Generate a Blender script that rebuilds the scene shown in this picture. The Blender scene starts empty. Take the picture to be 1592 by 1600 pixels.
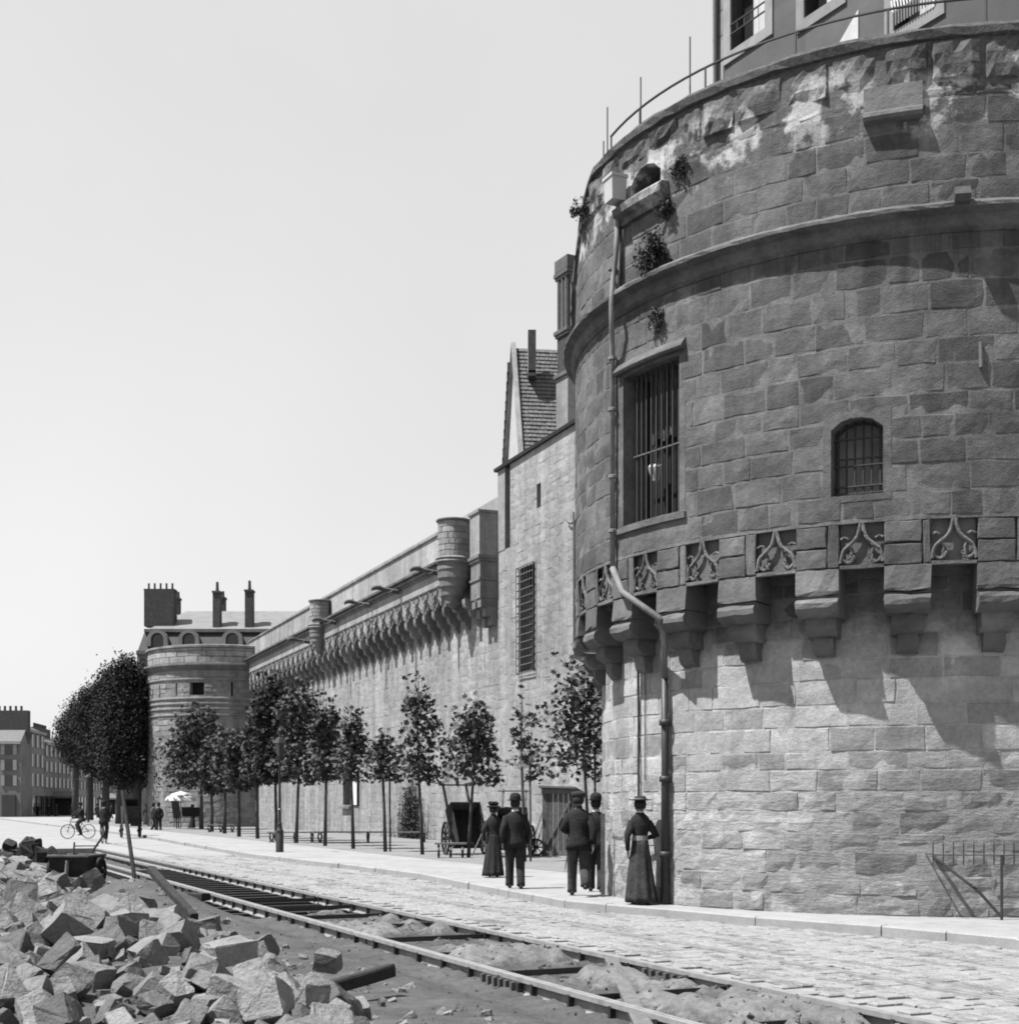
import bpy, bmesh, math, random
from mathutils import Vector, Matrix, Euler
R_ = math.radians
PI = math.pi
rnd = random.Random(7)
scene = bpy.context.scene
COL = scene.collection

# ------------------------------------------------------------------ camera
F, CH, HY, CX = 2150.0, 1.7, 1257.0, 796.0
cam_d = bpy.data.cameras.new('camera'); cam = bpy.data.objects.new('camera', cam_d); COL.objects.link(cam)
cam.location = (0, 0, CH); cam.rotation_euler = (R_(90), 0, 0)
cam_d.sensor_fit = 'HORIZONTAL'; cam_d.sensor_width = 36; cam_d.lens = 36 * F / 1592
cam_d.shift_y = (HY - 800) / 1592; cam_d.clip_start = .1; cam_d.clip_end = 4000
scene.camera = cam
# ------------------------------------------------------------------ world, sun, exposure
SUN_EL, SUN_AZ = 63.0, -71.0          # azimuth: 0 = behind the camera, minus = to the left
sd = Vector((math.sin(R_(SUN_AZ)) * math.cos(R_(SUN_EL)), -math.cos(R_(SUN_AZ)) * math.cos(R_(SUN_EL)), math.sin(R_(SUN_EL))))
w = bpy.data.worlds.new('World'); scene.world = w; w.use_nodes = True
nt = w.node_tree; nt.nodes.clear()
sky = nt.nodes.new('ShaderNodeTexSky'); sky.sky_type = 'NISHITA'; sky.sun_disc = False
sky.sun_elevation = R_(SUN_EL); sky.sun_rotation = math.atan2(sd.x, sd.y); sky.dust_density = .4; sky.air_density = 1.0
sep = nt.nodes.new('ShaderNodeSeparateColor'); cmb = nt.nodes.new('ShaderNodeCombineColor')
bg = nt.nodes.new('ShaderNodeBackground'); wo = nt.nodes.new('ShaderNodeOutputWorld'); bg.inputs[1].default_value = .12
nt.links.new(sky.outputs[0], sep.inputs[0])
pw_ = nt.nodes.new('ShaderNodeMath'); pw_.operation = 'POWER'; pw_.inputs[1].default_value = .3
mu_ = nt.nodes.new('ShaderNodeMath'); mu_.operation = 'MULTIPLY'; mu_.inputs[1].default_value = 1.78
nt.links.new(sep.outputs[2], pw_.inputs[0]); nt.links.new(pw_.outputs[0], mu_.inputs[0])
hz_ = nt.nodes.new('ShaderNodeTexNoise'); hz_.inputs['Scale'].default_value = 2.6; hz_.inputs['Detail'].default_value = 4; tc_w = nt.nodes.new('ShaderNodeTexCoord')
mr_ = nt.nodes.new('ShaderNodeMapRange'); mr_.inputs[1].default_value = .3; mr_.inputs[2].default_value = .7; mr_.inputs[3].default_value = .955; mr_.inputs[4].default_value = 1.045
nt.links.new(tc_w.outputs['Generated'], hz_.inputs['Vector']); nt.links.new(hz_.outputs[0], mr_.inputs[0])
mv_ = nt.nodes.new('ShaderNodeMath'); mv_.operation = 'MULTIPLY'; nt.links.new(mu_.outputs[0], mv_.inputs[0]); nt.links.new(mr_.outputs[0], mv_.inputs[1]); mu_ = mv_
for i in range(3): nt.links.new(mu_.outputs[0], cmb.inputs[i])     # the plate saw only blue light, in a thin bright haze
nt.links.new(cmb.outputs[0], bg.inputs[0]); nt.links.new(bg.outputs[0], wo.inputs[0])
sl = bpy.data.lights.new('sun', 'SUN'); so = bpy.data.objects.new('sun', sl); COL.objects.link(so)
sl.energy = 5.0; sl.angle = R_(.55); sl.color = (1, 1, 1)
so.rotation_euler = (-sd).to_track_quat('-Z', 'Y').to_euler(); so.location = (-20, -5, 40)
scene.view_settings.view_transform = 'Standard'; scene.view_settings.look = 'None'
scene.view_settings.exposure = 1.25; scene.view_settings.gamma = 1.0
scene.render.engine = 'CYCLES'
scene.cycles.pixel_filter_type = 'BLACKMAN_HARRIS'; scene.cycles.filter_width = 1.9

# ------------------------------------------------------------------ helpers
def at(px, py, D): return Vector(((px - CX) / F * D, D, CH + (HY - py) / F * D))
def gnd(px, py, z=0.0):
    D = (CH - z) * F / (py - HY); return Vector(((px - CX) / F * D, D, z))
ET = Vector((-.4127, .9109, 0)); EN = Vector((.9109, .4127, 0))       # along / across the street
def nt_(n, t, z=0.0): return EN * n + ET * t + Vector((0, 0, z))

class MB:
    def __init__(s): s.v = []; s.f = []; s.m = []
    def add(s, vs, fs, mi=0):
        o = len(s.v); s.v += [tuple(v) for v in vs]
        s.f += [tuple(o + i for i in f) for f in fs]; s.m += [mi] * len(fs)
    def box(s, c, sz, rot=None, mi=0, taper=1.0):
        c = Vector(c); hx, hy, hz = sz[0] / 2, sz[1] / 2, sz[2] / 2; vs = []
        for z, k in ((-hz, 1.0), (hz, taper)):
            for x, y in ((-hx, -hy), (hx, -hy), (hx, hy), (-hx, hy)):
                p = Vector((x * k, y * k, z))
                if rot is not None: p = rot @ p
                vs.append(c + p)
        s.add(vs, [(3, 2, 1, 0), (4, 5, 6, 7), (0, 1, 5, 4), (1, 2, 6, 5), (2, 3, 7, 6), (3, 0, 4, 7)], mi)
    def tube(s, pts, r, n=8, mi=0, cap=True, sq=None):
        pts = [Vector(p) for p in pts]
        rs = r if isinstance(r, (list, tuple)) else [r] * len(pts)
        vs = []; up = None
        for i, p in enumerate(pts):
            d = (pts[min(i + 1, len(pts) - 1)] - pts[max(i - 1, 0)]).normalized()
            if up is None:
                up = Vector((0, 0, 1)) if abs(d.z) < .9 else Vector((0, 1, 0))
            a = d.cross(up).normalized(); b = a.cross(d).normalized(); up = b
            for k in range(n):
                t = 2 * PI * k / n + (PI / n)
                q = sq or (1, 1)
                vs.append(p + (a * math.cos(t) * q[0] + b * math.sin(t) * q[1]) * rs[i])
        fs = []
        for i in range(len(pts) - 1):
            for k in range(n):
                k2 = (k + 1) % n
                fs.append((i * n + k, i * n + k2, (i + 1) * n + k2, (i + 1) * n + k))
        if cap: fs += [tuple(range(n))[::-1], tuple((len(pts) - 1) * n + k for k in range(n))]
        s.add(vs, fs, mi)
    def rings(s, rings, mi=0, cap=True, closed=True):
        n = len(rings[0]); vs = [p for r in rings for p in r]; fs = []
        for i in range(len(rings) - 1):
            for k in range(n if closed else n - 1):
                k2 = (k + 1) % n
                fs.append((i * n + k, i * n + k2, (i + 1) * n + k2, (i + 1) * n + k))
        if cap: fs += [tuple(range(n))[::-1], tuple((len(rings) - 1) * n + k for k in range(n))]
        s.add(vs, fs, mi)
    def lathe(s, prof, c=(0, 0, 0), n=24, a0=0.0, a1=360.0, mi=0, cap=False):
        c = Vector(c); full = abs(a1 - a0) >= 359.9; m = n if full else n + 1; vs = []
        for r, z in prof:
            for k in range(m):
                a = R_(a0 + (a1 - a0) * k / n)
                vs.append(c + Vector((r * math.sin(a), -r * math.cos(a), z)))
        fs = []
        for i in range(len(prof) - 1):
            for k in range(n):
                k2 = (k + 1) % m if full else k + 1
                fs.append((i * m + k, i * m + k2, (i + 1) * m + k2, (i + 1) * m + k))
        if cap and full:
            fs += [tuple(range(m))[::-1], tuple((len(prof) - 1) * m + k for k in range(m))]
        s.add(vs, fs, mi)
    def sector(s, prof, a0, a1, n=3, mi=0):
        """closed profile (r,z) swept from angle a0 to a1 with end caps"""
        m = len(prof); vs = []
        for k in range(n + 1):
            a = R_(a0 + (a1 - a0) * k / n)
            for r, z in prof: vs.append(Vector((r * math.sin(a), -r * math.cos(a), z)))
        fs = []
        for k in range(n):
            for i in range(m):
                j = (i + 1) % m
                fs.append((k * m + i, k * m + j, (k + 1) * m + j, (k + 1) * m + i))
        fs += [tuple(range(m))[::-1], tuple(n * m + i for i in range(m))]
        s.add(vs, fs, mi)
    def sweep(s, prof, path, mi=0):
        """closed profile (h,z) swept along map points: path = list of functions"""
        m = len(prof); vs = []
        for fn in path:
            for h, z in prof: vs.append(fn(h, z))
        fs = []
        for k in range(len(path) - 1):
            for i in range(m):
                j = (i + 1) % m
                fs.append((k * m + i, k * m + j, (k + 1) * m + j, (k + 1) * m + i))
        fs += [tuple(range(m))[::-1], tuple((len(path) - 1) * m + i for i in range(m))]
        s.add(vs, fs, mi)
    def mesh(s, name, mats, smooth=False):
        me = bpy.data.meshes.new(name); me.from_pydata(s.v, [], s.f)
        for m in (mats if isinstance(mats, (list, tuple)) else [mats]): me.materials.append(m)
        if any(s.m): me.polygons.foreach_set('material_index', s.m)
        if smooth: me.polygons.foreach_set('use_smooth', [True] * len(me.polygons))
        bm = bmesh.new(); bm.from_mesh(me); bmesh.ops.recalc_face_normals(bm, faces=bm.faces); bm.to_mesh(me); bm.free()
        me.update(); return me
    def build(s, name, mats, parent=None, smooth=False):
        return link(name, s.mesh(name, mats, smooth), parent)

def link(name, me, parent=None, loc=None, rot=None):
    o = bpy.data.objects.new(name, me); COL.objects.link(o)
    if parent is not None: o.parent = parent
    if loc is not None: o.location = loc
    if rot is not None: o.rotation_euler = rot
    return o
def tag(o, label=None, cat=None, group=None, kind=None):
    if label: o['label'] = label
    if cat: o['category'] = cat
    if group: o['group'] = group
    if kind: o['kind'] = kind
    return o
def thing(name, label, cat, loc=(0, 0, 0), rz=0.0, group=None):
    o = bpy.data.objects.new(name, None); COL.objects.link(o); o.location = loc; o.rotation_euler = (0, 0, rz)
    o.empty_display_size = .2
    return tag(o, label, cat, group)
def copy_tree(o, parent=None):
    c = o.copy(); COL.objects.link(c)
    if parent is not None: c.parent = parent
    for ch in [k for k in o.children]: copy_tree(ch, c)
    return c

# ------------------------------------------------------------------ materials
ALB = .555
class G:
    def __init__(s, name):
        s.mat = bpy.data.materials.new(name); s.mat.use_nodes = True; s.t = s.mat.node_tree
        s.p = s.t.nodes['Principled BSDF']; s.p.inputs['Roughness'].default_value = .9
        s.p.inputs['Specular IOR Level'].default_value = .25
        s.geo = s.t.nodes.new('ShaderNodeNewGeometry')
    def n(s, typ, **kw):
        nd = s.t.nodes.new('ShaderNode' + typ)
        for k, v in kw.items(): setattr(nd, k, v)
        return nd
    def put(s, inp, v):
        if isinstance(v, bpy.types.NodeSocket): s.t.links.new(v, inp)
        else: inp.default_value = v
    def pos(s, sc=(1, 1, 1)):
        m = s.n('Mapping'); s.put(m.inputs[0], s.geo.outputs['Position']); m.inputs['Scale'].default_value = sc
        return m.outputs[0]
    def noise(s, scale, detail=4, rough=.6, sc=None, dist=0.0):
        nz = s.n('TexNoise'); nz.inputs['Scale'].default_value = scale; nz.inputs['Detail'].default_value = detail
        nz.inputs['Roughness'].default_value = rough; nz.inputs['Distortion'].default_value = dist
        s.put(nz.inputs['Vector'], s.pos(sc or (1, 1, 1))); return nz.outputs[0]
    def math(s, op, a, b=0.0, c=0.0, clamp=False):
        m = s.n('Math', operation=op, use_clamp=clamp); s.put(m.inputs[0], a); s.put(m.inputs[1], b); s.put(m.inputs[2], c)
        return m.outputs[0]
    def ramp(s, x, a, b, lo=0.0, hi=1.0):
        m = s.n('MapRange'); s.put(m.inputs[0], x); m.inputs[1].default_value = a; m.inputs[2].default_value = b
        s.put(m.inputs[3], lo); s.put(m.inputs[4], hi); return m.outputs[0]
    def mix(s, f, a, b):
        m = s.n('Mix', data_type='FLOAT'); s.put(m.inputs[0], f); s.put(m.inputs[2], a); s.put(m.inputs[3], b)
        return m.outputs[0]
    def rand(s):
        oi = s.n('ObjectInfo')
        return s.math('FRACT', s.math('ADD', s.math('MULTIPLY', oi.outputs['Random'], 7.31), s.geo.outputs['Random Per Island']))
    def xyz(s):
        x = s.n('SeparateXYZ'); s.put(x.inputs[0], s.geo.outputs['Position']); return x.outputs
    def done(s, val, bump=None, bs=.3, bd=.02, rough=None):
        val = s.math('MULTIPLY', val, ALB); c = s.n('CombineColor')
        for i in range(3): s.put(c.inputs[i], val)
        s.put(s.p.inputs['Base Color'], c.outputs[0])
        if bump is not None:
            b = s.n('Bump'); b.inputs['Strength'].default_value = bs; b.inputs['Distance'].default_value = bd
            s.put(b.inputs['Height'], bump); s.put(s.p.inputs['Normal'], b.outputs[0])
        if rough is not None: s.p.inputs['Roughness'].default_value = rough
        return s.mat

def plain(name, v, var=.25, scale=6, bump=.3, bd=.01, rough=.9, spec=.25, rvar=.15, metal=0.0):
    g = G(name); nz = g.noise(scale, 5, .65)
    k = g.ramp(nz, .3, .7, 1 - var, 1 + var)
    k = g.math('MULTIPLY', k, g.ramp(g.rand(), 0, 1, 1 - rvar, 1 + rvar))
    g.p.inputs['Specular IOR Level'].default_value = spec; g.p.inputs['Metallic'].default_value = metal
    return g.done(g.math('MULTIPLY', k, v), g.noise(scale * 4, 4, .6), bump, bd, rough)

def tower_mat(name, mortar=False):
    g = G(name); z = g.xyz()[2]; X = g.xyz()[0]
    n1 = g.noise(.55, 4, .6); n2 = g.noise(2.3, 5, .65); n3 = g.noise(14, 5, .7); n4 = g.noise(1.15, 5, .7, dist=.6)
    st = g.noise(1.6, 4, .6, sc=(1, 1, .16))
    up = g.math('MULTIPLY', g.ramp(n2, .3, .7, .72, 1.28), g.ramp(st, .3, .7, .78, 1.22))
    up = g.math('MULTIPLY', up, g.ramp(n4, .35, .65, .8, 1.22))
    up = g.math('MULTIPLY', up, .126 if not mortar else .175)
    lo = g.math('MULTIPLY', g.ramp(n4, .35, .65, .84, 1.12), g.ramp(n2, .3, .7, .84, 1.14))
    lo = g.math('MULTIPLY', lo, .42 if not mortar else .45)
    # weather-eaten dark zone low on the right part of the shaft
    xm = g.ramp(g.math('ADD', X, g.ramp(n1, .3, .7, -1.0, 1.0)), 3.2, 4.6)
    lowz = g.math('MULTIPLY', g.math('MULTIPLY', g.ramp(g.math('ADD', z, g.ramp(n4, .3, .7, -.5, .5)), 1.9, 2.7, 1, 0), g.ramp(n4, .38, .56, .25, 1)), xm)
    lo = g.mix(g.math('MULTIPLY', lowz, .8), lo, .16 if not mortar else .24)
    lo = g.mix(g.math('MULTIPLY', g.ramp(st, .52, .7, 0, 1), .35), lo, .2)
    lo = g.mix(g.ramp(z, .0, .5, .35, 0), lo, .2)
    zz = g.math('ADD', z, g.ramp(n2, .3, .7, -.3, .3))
    run = g.math('MULTIPLY', g.ramp(g.noise(3.2, 4, .65, sc=(1, 1, .07)), .48, .62), g.math('MAXIMUM', g.math('MULTIPLY', g.ramp(z, 8.3, 9.6), g.ramp(z, 9.7, 9.62)), g.math('MULTIPLY', g.ramp(z, 10.6, 11.6), g.ramp(z, 11.75, 11.7))))
    up = g.math('MULTIPLY', up, g.mix(run, 1.0, .62))
    base = g.mix(g.ramp(zz, 3.95, 4.45), lo, up)  # pale to weathered stone; dark reaches down to paint the shade behind the corbels
    sm = g.math('MULTIPLY', g.ramp(g.noise(1.7, 5, .65), .5, .57), g.math('MULTIPLY', g.ramp(zz, 11.0, 11.35), g.ramp(zz, 12.1, 11.75)))
    soot = g.math('MULTIPLY', g.ramp(zz, 11.3, 11.8), g.ramp(n1, .35, .6, .55, 1))
    base = g.mix(soot, base, g.ramp(n3, .3, .7, .06, .13))
    base = g.mix(g.math('MULTIPLY', sm, .9), base, .55)
    sp = g.math('MULTIPLY', g.ramp(g.noise(1.1, 3, .5), .62, .66), g.ramp(z, 2.6, 2.2, 0, 1))
    base = g.mix(g.math('MULTIPLY', sp, .7), base, .55)
    fine = g.ramp(n3, .3, .7, .82, 1.18)
    if not mortar: base = g.math('MULTIPLY', base, g.ramp(g.rand(), 0, 1, .68, 1.25))
    pits = g.math('ADD', n3, g.math('MULTIPLY', g.noise(42, 3, .65), .7))
    pits = g.math('ADD', pits, g.math('MULTIPLY', g.noise(5, 4, .65, sc=(1, 1, 1.8)), g.ramp(z, 1.8, 2.6, 1.6, .8)))
    pits = g.math('ADD', pits, g.math('MULTIPLY', g.noise(3.5, 5, .7, sc=(1, 1, 4.5)), g.ramp(z, 1.8, 2.6, 2.6, 0)))
    return g.done(g.math('MULTIPLY', base, fine), pits, .5, .022)

def ashlar_mat(name, v, dark=.0, band=0.0, rr=1.0):
    g = G(name); n1 = g.noise(.35, 4, .6); n2 = g.noise(2.0, 5, .65, sc=(1, 1, 1.6)); n3 = g.noise(12, 4, .65)
    k = g.math('MULTIPLY', g.ramp(n1, .3, .7, .86, 1.12), g.ramp(n2, .3, .7, .82, 1.15))
    k = g.math('MULTIPLY', k, g.ramp(g.rand(), 0, 1, 1 - .16 * rr, 1 + .14 * rr))
    k = g.math('MULTIPLY', k, g.ramp(g.noise(1.2, 4, .6, sc=(1, 1, .15)), .35, .65, 1 - dark, 1 + dark * .3))
    k = g.math('MULTIPLY', k, v)
    return g.done(g.math('MULTIPLY', k, g.ramp(n3, .3, .7, .9, 1.1)), g.math('ADD', n3, n2), .5, .03)

M = {}
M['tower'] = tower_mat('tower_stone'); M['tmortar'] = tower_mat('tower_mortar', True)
M['carved'] = ashlar_mat('carved_stone', .19, .3)
M['curtain'] = ashlar_mat('curtain_stone', .375, .3, rr=.5); M['cmortar'] = ashlar_mat('curtain_mortar', .41, .25)
M['parapet'] = ashlar_mat('parapet_stone', .41, .3)
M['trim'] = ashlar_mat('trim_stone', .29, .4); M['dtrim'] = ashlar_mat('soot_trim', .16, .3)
M['gutter'] = ashlar_mat('gutter_stone', .2, .4); M['fartower'] = ashlar_mat('far_tower_stone', .30, .3)
M['plaster'] = plain('house_plaster', .12, .15, 1.2, .3, .02); M['surround'] = plain('window_stone', .3, .15, 4)
M['pale'] = plain('pale_plaster', .62, .1, 3); M['facade'] = plain('far_facade', .2, .25, .4, .1); M['facade2'] = plain('far_facade_pale', .34, .25, .4, .1)
M['slate'] = plain('slate', .13, .3, 3, .5, .02, .6, .4); M['dslate'] = plain('dark_slate', .04, .3, 3, .5, .02, .6, .3); M['slate2'] = plain('pale_slate', .19, .2, 1.5, .4, .02, .6, .4)
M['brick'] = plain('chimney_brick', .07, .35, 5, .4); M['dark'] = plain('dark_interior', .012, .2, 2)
M['iron'] = plain('iron', .035, .3, 8, .2, .004, .55, .4); M['rust'] = plain('grey_iron', .13, .3, 8, .2, .004, .5, .4)
M['zinc'] = plain('zinc_pipe', .24, .4, 2.5, .3, .005, .75, .3); M['glass'] = plain('dark_glass', .03, .2, 2, 0, .01, .15, .6)
M['pane2'] = plain('grimy_pane', .34, .2, 3); M['grey'] = plain('grey_shutter', .2, .1, 3); M['white'] = plain('white_paint', .75, .08, 5, .1)
M['bark'] = plain('bark', .075, .35, 12, .7, .02); M['leaf'] = plain('leaf', .085, .3, 3, 0, .01, .8, .15, rvar=.35)
M['leafd'] = plain('leaf_dark', .038, .3, 1.2, 0, .01, .85, .1, rvar=.25)
M['weed'] = plain('weed', .05, .4, 5, 0, .01, .8, rvar=.5)
M['wood'] = plain('old_wood', .13, .4, 7, .6, .012); M['dwood'] = plain('tarred_wood', .035, .4, 7, .5, .01)
M['plank'] = plain('grey_plank', .2, .3, 9, .6, .01)
M['cloth'] = plain('black_cloth', .03, .35, 7, .9, .02, .95, .15, rvar=.1); M['cloth2'] = plain('dark_cloth', .045, .4, 6, .9, .02, .95, .15)
M['trouser'] = plain('worn_trousers', .06, .4, 14, .5, .008); M['skin'] = plain('skin', .24, .1, 8, .1, .003, .6)
M['hair'] = plain('hair', .03, .2, 30, .4, .004); M['belt'] = plain('pale_belt', .3, .1, 8); M['shoe'] = plain('shoe', .02, .2, 8, .1, .004, .5, .4)
def block_mat():
    g = G('rubble_block'); n1 = g.noise(3, 5, .65); n3 = g.noise(22, 5, .7)
    k = g.math('MULTIPLY', g.ramp(n1, .3, .7, .75, 1.2), g.ramp(g.rand(), 0, 1, .5, 1.25))
    k = g.math('MULTIPLY', k, g.ramp(n3, .3, .7, .85, 1.15))
    return g.done(g.math('MULTIPLY', k, .265), g.math('ADD', g.math('MULTIPLY', n3, .7), g.math('MULTIPLY', g.noise(8, 5, .6), 1.4)), .9, .04)
M['block'] = block_mat()
def sett_mat():
    g = G('dusty_sett'); n1 = g.noise(.8, 5, .65); n3 = g.noise(25, 5, .7); n2 = g.noise(4.5, 5, .65)
    x = g.xyz(); al = g.math('ADD', g.math('MULTIPLY', x[0], -.4127), g.math('MULTIPLY', x[1], .9109)); ac = g.math('ADD', g.math('MULTIPLY', x[0], .9109), g.math('MULTIPLY', x[1], .4127))
    cv = g.n('CombineXYZ'); g.put(cv.inputs[0], g.math('MULTIPLY', al, .35)); g.put(cv.inputs[1], g.math('MULTIPLY', ac, 1.6)); nz = g.n('TexNoise'); nz.inputs['Scale'].default_value = 1.3; nz.inputs['Detail'].default_value = 7; nz.inputs['Roughness'].default_value = .72; g.put(nz.inputs['Vector'], cv.outputs[0])
    dirt = g.ramp(g.math('ADD', g.math('MULTIPLY', nz.outputs[0], .75), g.math('MULTIPLY', n2, .25)), .40, .50, 1, 0)
    k = g.math('MULTIPLY', g.ramp(n2, .3, .7, .9, 1.08), g.ramp(g.rand(), 0, 1, .93, 1.06))
    k = g.math('MULTIPLY', k, .36)
    k = g.mix(g.math('MULTIPLY', dirt, .75), k, .15)
    return g.done(g.math('MULTIPLY', k, g.ramp(n3, .3, .7, .9, 1.08)), g.math('ADD', n3, g.math('MULTIPLY', n2, 1.6)), .8, .028)
M['sett'] = sett_mat()
def dust_mat(name, v, dirt=.5, dv=.3, sc=.5):
    g = G(name); n1 = g.noise(sc, 6, .65, sc=(1, 1, 1)); n2 = g.noise(3.1, 5, .7); n3 = g.noise(30, 4, .7)
    k = g.math('MULTIPLY', g.math('MULTIPLY', g.ramp(n1, .3, .7, .9, 1.1), g.ramp(n2, .3, .7, .9, 1.08)), v)
    d = g.ramp(g.math('ADD', g.math('MULTIPLY', n1, .5), g.math('MULTIPLY', n2, .5)), .38, .48, 1, 0)
    k = g.mix(g.math('MULTIPLY', d, dirt), k, dv)
    return g.done(g.math('MULTIPLY', k, g.ramp(n3, .3, .7, .93, 1.07)), g.math('ADD', n2, g.math('MULTIPLY', n3, .3)), .5, .02)
M['road'] = dust_mat('road_dust', .35, .5, .24); M['walk'] = dust_mat('pavement_dust', .36, .45, .25, .45); M['prom'] = dust_mat('promenade_gravel', .25, .5, .17, .3)
M['earth'] = dust_mat('earth', .17, .7, .1, 1.3)
def earth_mat():
    g = G('track_earth'); z = g.xyz()[2]; n1 = g.noise(1.1, 6, .7); n2 = g.noise(7, 6, .75); n3 = g.noise(45, 4, .7)
    k = g.math('MULTIPLY', g.ramp(n1, .32, .68, .7, 1.3), g.ramp(n2, .3, .7, .7, 1.3))
    k = g.math('MULTIPLY', k, g.math('MULTIPLY', g.ramp(n3, .3, .7, .8, 1.2), .10))
    pale = g.ramp(g.math('ADD', z, g.ramp(n2, .3, .7, -.05, .05)), -.1, -.02)
    xyz = g.xyz(); nn = g.math('ADD', g.math('MULTIPLY', xyz[0], .9109), g.math('MULTIPLY', xyz[1], .4127))
    inn = g.math('MULTIPLY', g.ramp(nn, 5.5, 5.8), pale)
    k = g.mix(g.math('MULTIPLY', inn, g.ramp(n1, .35, .6, .9, .4)), k, g.ramp(n2, .3, .7, .13, .38))
    return g.done(k, g.math('ADD', n2, g.math('MULTIPLY', n3, .35)), .9, .04)
M['trackearth'] = earth_mat()

# ------------------------------------------------------------------ masonry tools
def stone_geo(mb, u0, u1, v0, v1, mp, rg, proud=.02, gap=.012, ch=.022, rough=.012, nu=4, nv=3, sink=-.03):
    gu = gap; a0, a1, b0, b1 = u0 + gu, u1 - gu, v0 + gu, v1 - gu
    pr = proud * (.4 + 1.2 * rg.random()); tl = rg.uniform(-1, 1) * rough; tv = rg.uniform(-1, 1) * rough
    P = {}; vs = []
    for j in range(nv):
        for i in range(nu):
            fu = i / (nu - 1); fv = j / (nv - 1)
            u = a0 + ch + (a1 - a0 - 2 * ch) * fu; v = b0 + ch + (b1 - b0 - 2 * ch) * fv
            edge = i in (0, nu - 1) or j in (0, nv - 1)
            u += rg.uniform(-1, 1) * .012; v += rg.uniform(-1, 1) * .01
            h = pr + tl * (fu - .5) * 2 + tv * (fv - .5) * 2 + rg.uniform(-1, 1) * rough - (rough if edge else 0)
            P[(i, j)] = len(vs); vs.append(mp(u, v, h))
    per = [(i, 0) for i in range(nu)] + [(nu - 1, j) for j in range(1, nv)] + [(i, nv - 1) for i in range(nu - 2, -1, -1)] + [(0, j) for j in range(nv - 2, 0, -1)]
    ring = []
    for (i, j) in per:
        u = a0 + (a1 - a0) * i / (nu - 1) + rg.uniform(-1, 1) * .011; v = b0 + (b1 - b0) * j / (nv - 1) + rg.uniform(-1, 1) * .010
        ring.append(len(vs)); vs.append(mp(u, v, sink))
    fs = [(P[(i, j)], P[(i + 1, j)], P[(i + 1, j + 1)], P[(i, j + 1)]) for j in range(nv - 1) for i in range(nu - 1)]
    n = len(per)
    for k in range(n):
        k2 = (k + 1) % n; fs.append((ring[k], ring[k2], P[per[k2]], P[per[k]]))
    mb.add(vs, fs)

def courses(u0, u1, v0, v1, hr, lr, holes, rg):
    out = []; v = v0
    while v < v1 - .08:
        h = rg.uniform(*hr)
        if v + h > v1 - .12: h = v1 - v
        bl = sorted((a, b) for (a, b, c, d) in holes if c < v + h - .06 and d > v + .06)
        free = []; c = u0
        for a, b in bl:
            if a > c: free.append((c, a))
            c = max(c, b)
        if c < u1: free.append((c, u1))
        for a, b in free:
            u = a
            first = True
            while u < b - .02:
                L = rg.uniform(*lr) * (rg.uniform(.5, 1) if first else 1); first = False
                if u + L > b - lr[0] * .6: L = b - u
                if L > .06: out.append((u, u + L, v, v + h))
                u += L
        v += h
    return out

def core_patch(mb, u0, u1, v0, v1, holes, mp, du=.4, depth=.45, h=0.0):
    us = {u0, u1}; vs_ = {v0, v1}
    k = int((u1 - u0) / du) + 1
    for i in range(1, k): us.add(u0 + (u1 - u0) * i / k)
    for a, b, c, d in holes: us |= {a, b}; vs_ |= {c, d}
    us = sorted(us); vs_ = sorted(vs_)
    for i in range(len(us) - 1):
        for j in range(len(vs_) - 1):
            cu = (us[i] + us[i + 1]) / 2; cv = (vs_[j] + vs_[j + 1]) / 2
            if cu < u0 or cu > u1 or cv < v0 or cv > v1: continue
            if any(a < cu < b and c < cv < d for a, b, c, d in holes): continue
            mb.add([mp(us[i], vs_[j], h), mp(us[i + 1], vs_[j], h), mp(us[i + 1], vs_[j + 1], h), mp(us[i], vs_[j + 1], h)], [(0, 1, 2, 3)])
    for a, b, c, d in holes:
        e = h - depth
        mb.add([mp(a, c, h), mp(b, c, h), mp(b, d, h), mp(a, d, h), mp(a, c, e), mp(b, c, e), mp(b, d, e), mp(a, d, e)],
               [(0, 1, 5, 4), (1, 2, 6, 5), (2, 3, 7, 6), (3, 0, 4, 7)])

def lay_stones(lst, mp, rg, mat, parent, score, limit=300, name='stone', **kw):
    """the stones that show largest become parts, the rest one 'stuff' part"""
    order = sorted(range(len(lst)), key=lambda i: -score(lst[i]))
    big = set(order[:limit]); rest = MB()
    for i, s in enumerate(lst):
        if i in big:
            mb = MB(); stone_geo(mb, *s, mp, rg, **kw); mb.build(name, mat, parent)
        else: stone_geo(rest, *s, mp, rg, **kw)
    if rest.v: tag(rest.build('small_stones', mat, parent), kind='stuff')

def frame_strip(mb, outer, inner, mp, h1, h0, hin):
    """surround: outer and inner loops of (u,v) with the same count"""
    n = len(outer); vs = [mp(u, v, h1) for u, v in outer] + [mp(u, v, h1) for u, v in inner] + [mp(u, v, h0) for u, v in outer] + [mp(u, v, hin) for u, v in inner]
    fs = []
    for k in range(n):
        j = (k + 1) % n
        fs += [(k, j, n + j, n + k), (2 * n + k, 2 * n + j, j, k), (n + k, n + j, 3 * n + j, 3 * n + k)]
    mb.add(vs, fs)

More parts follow.
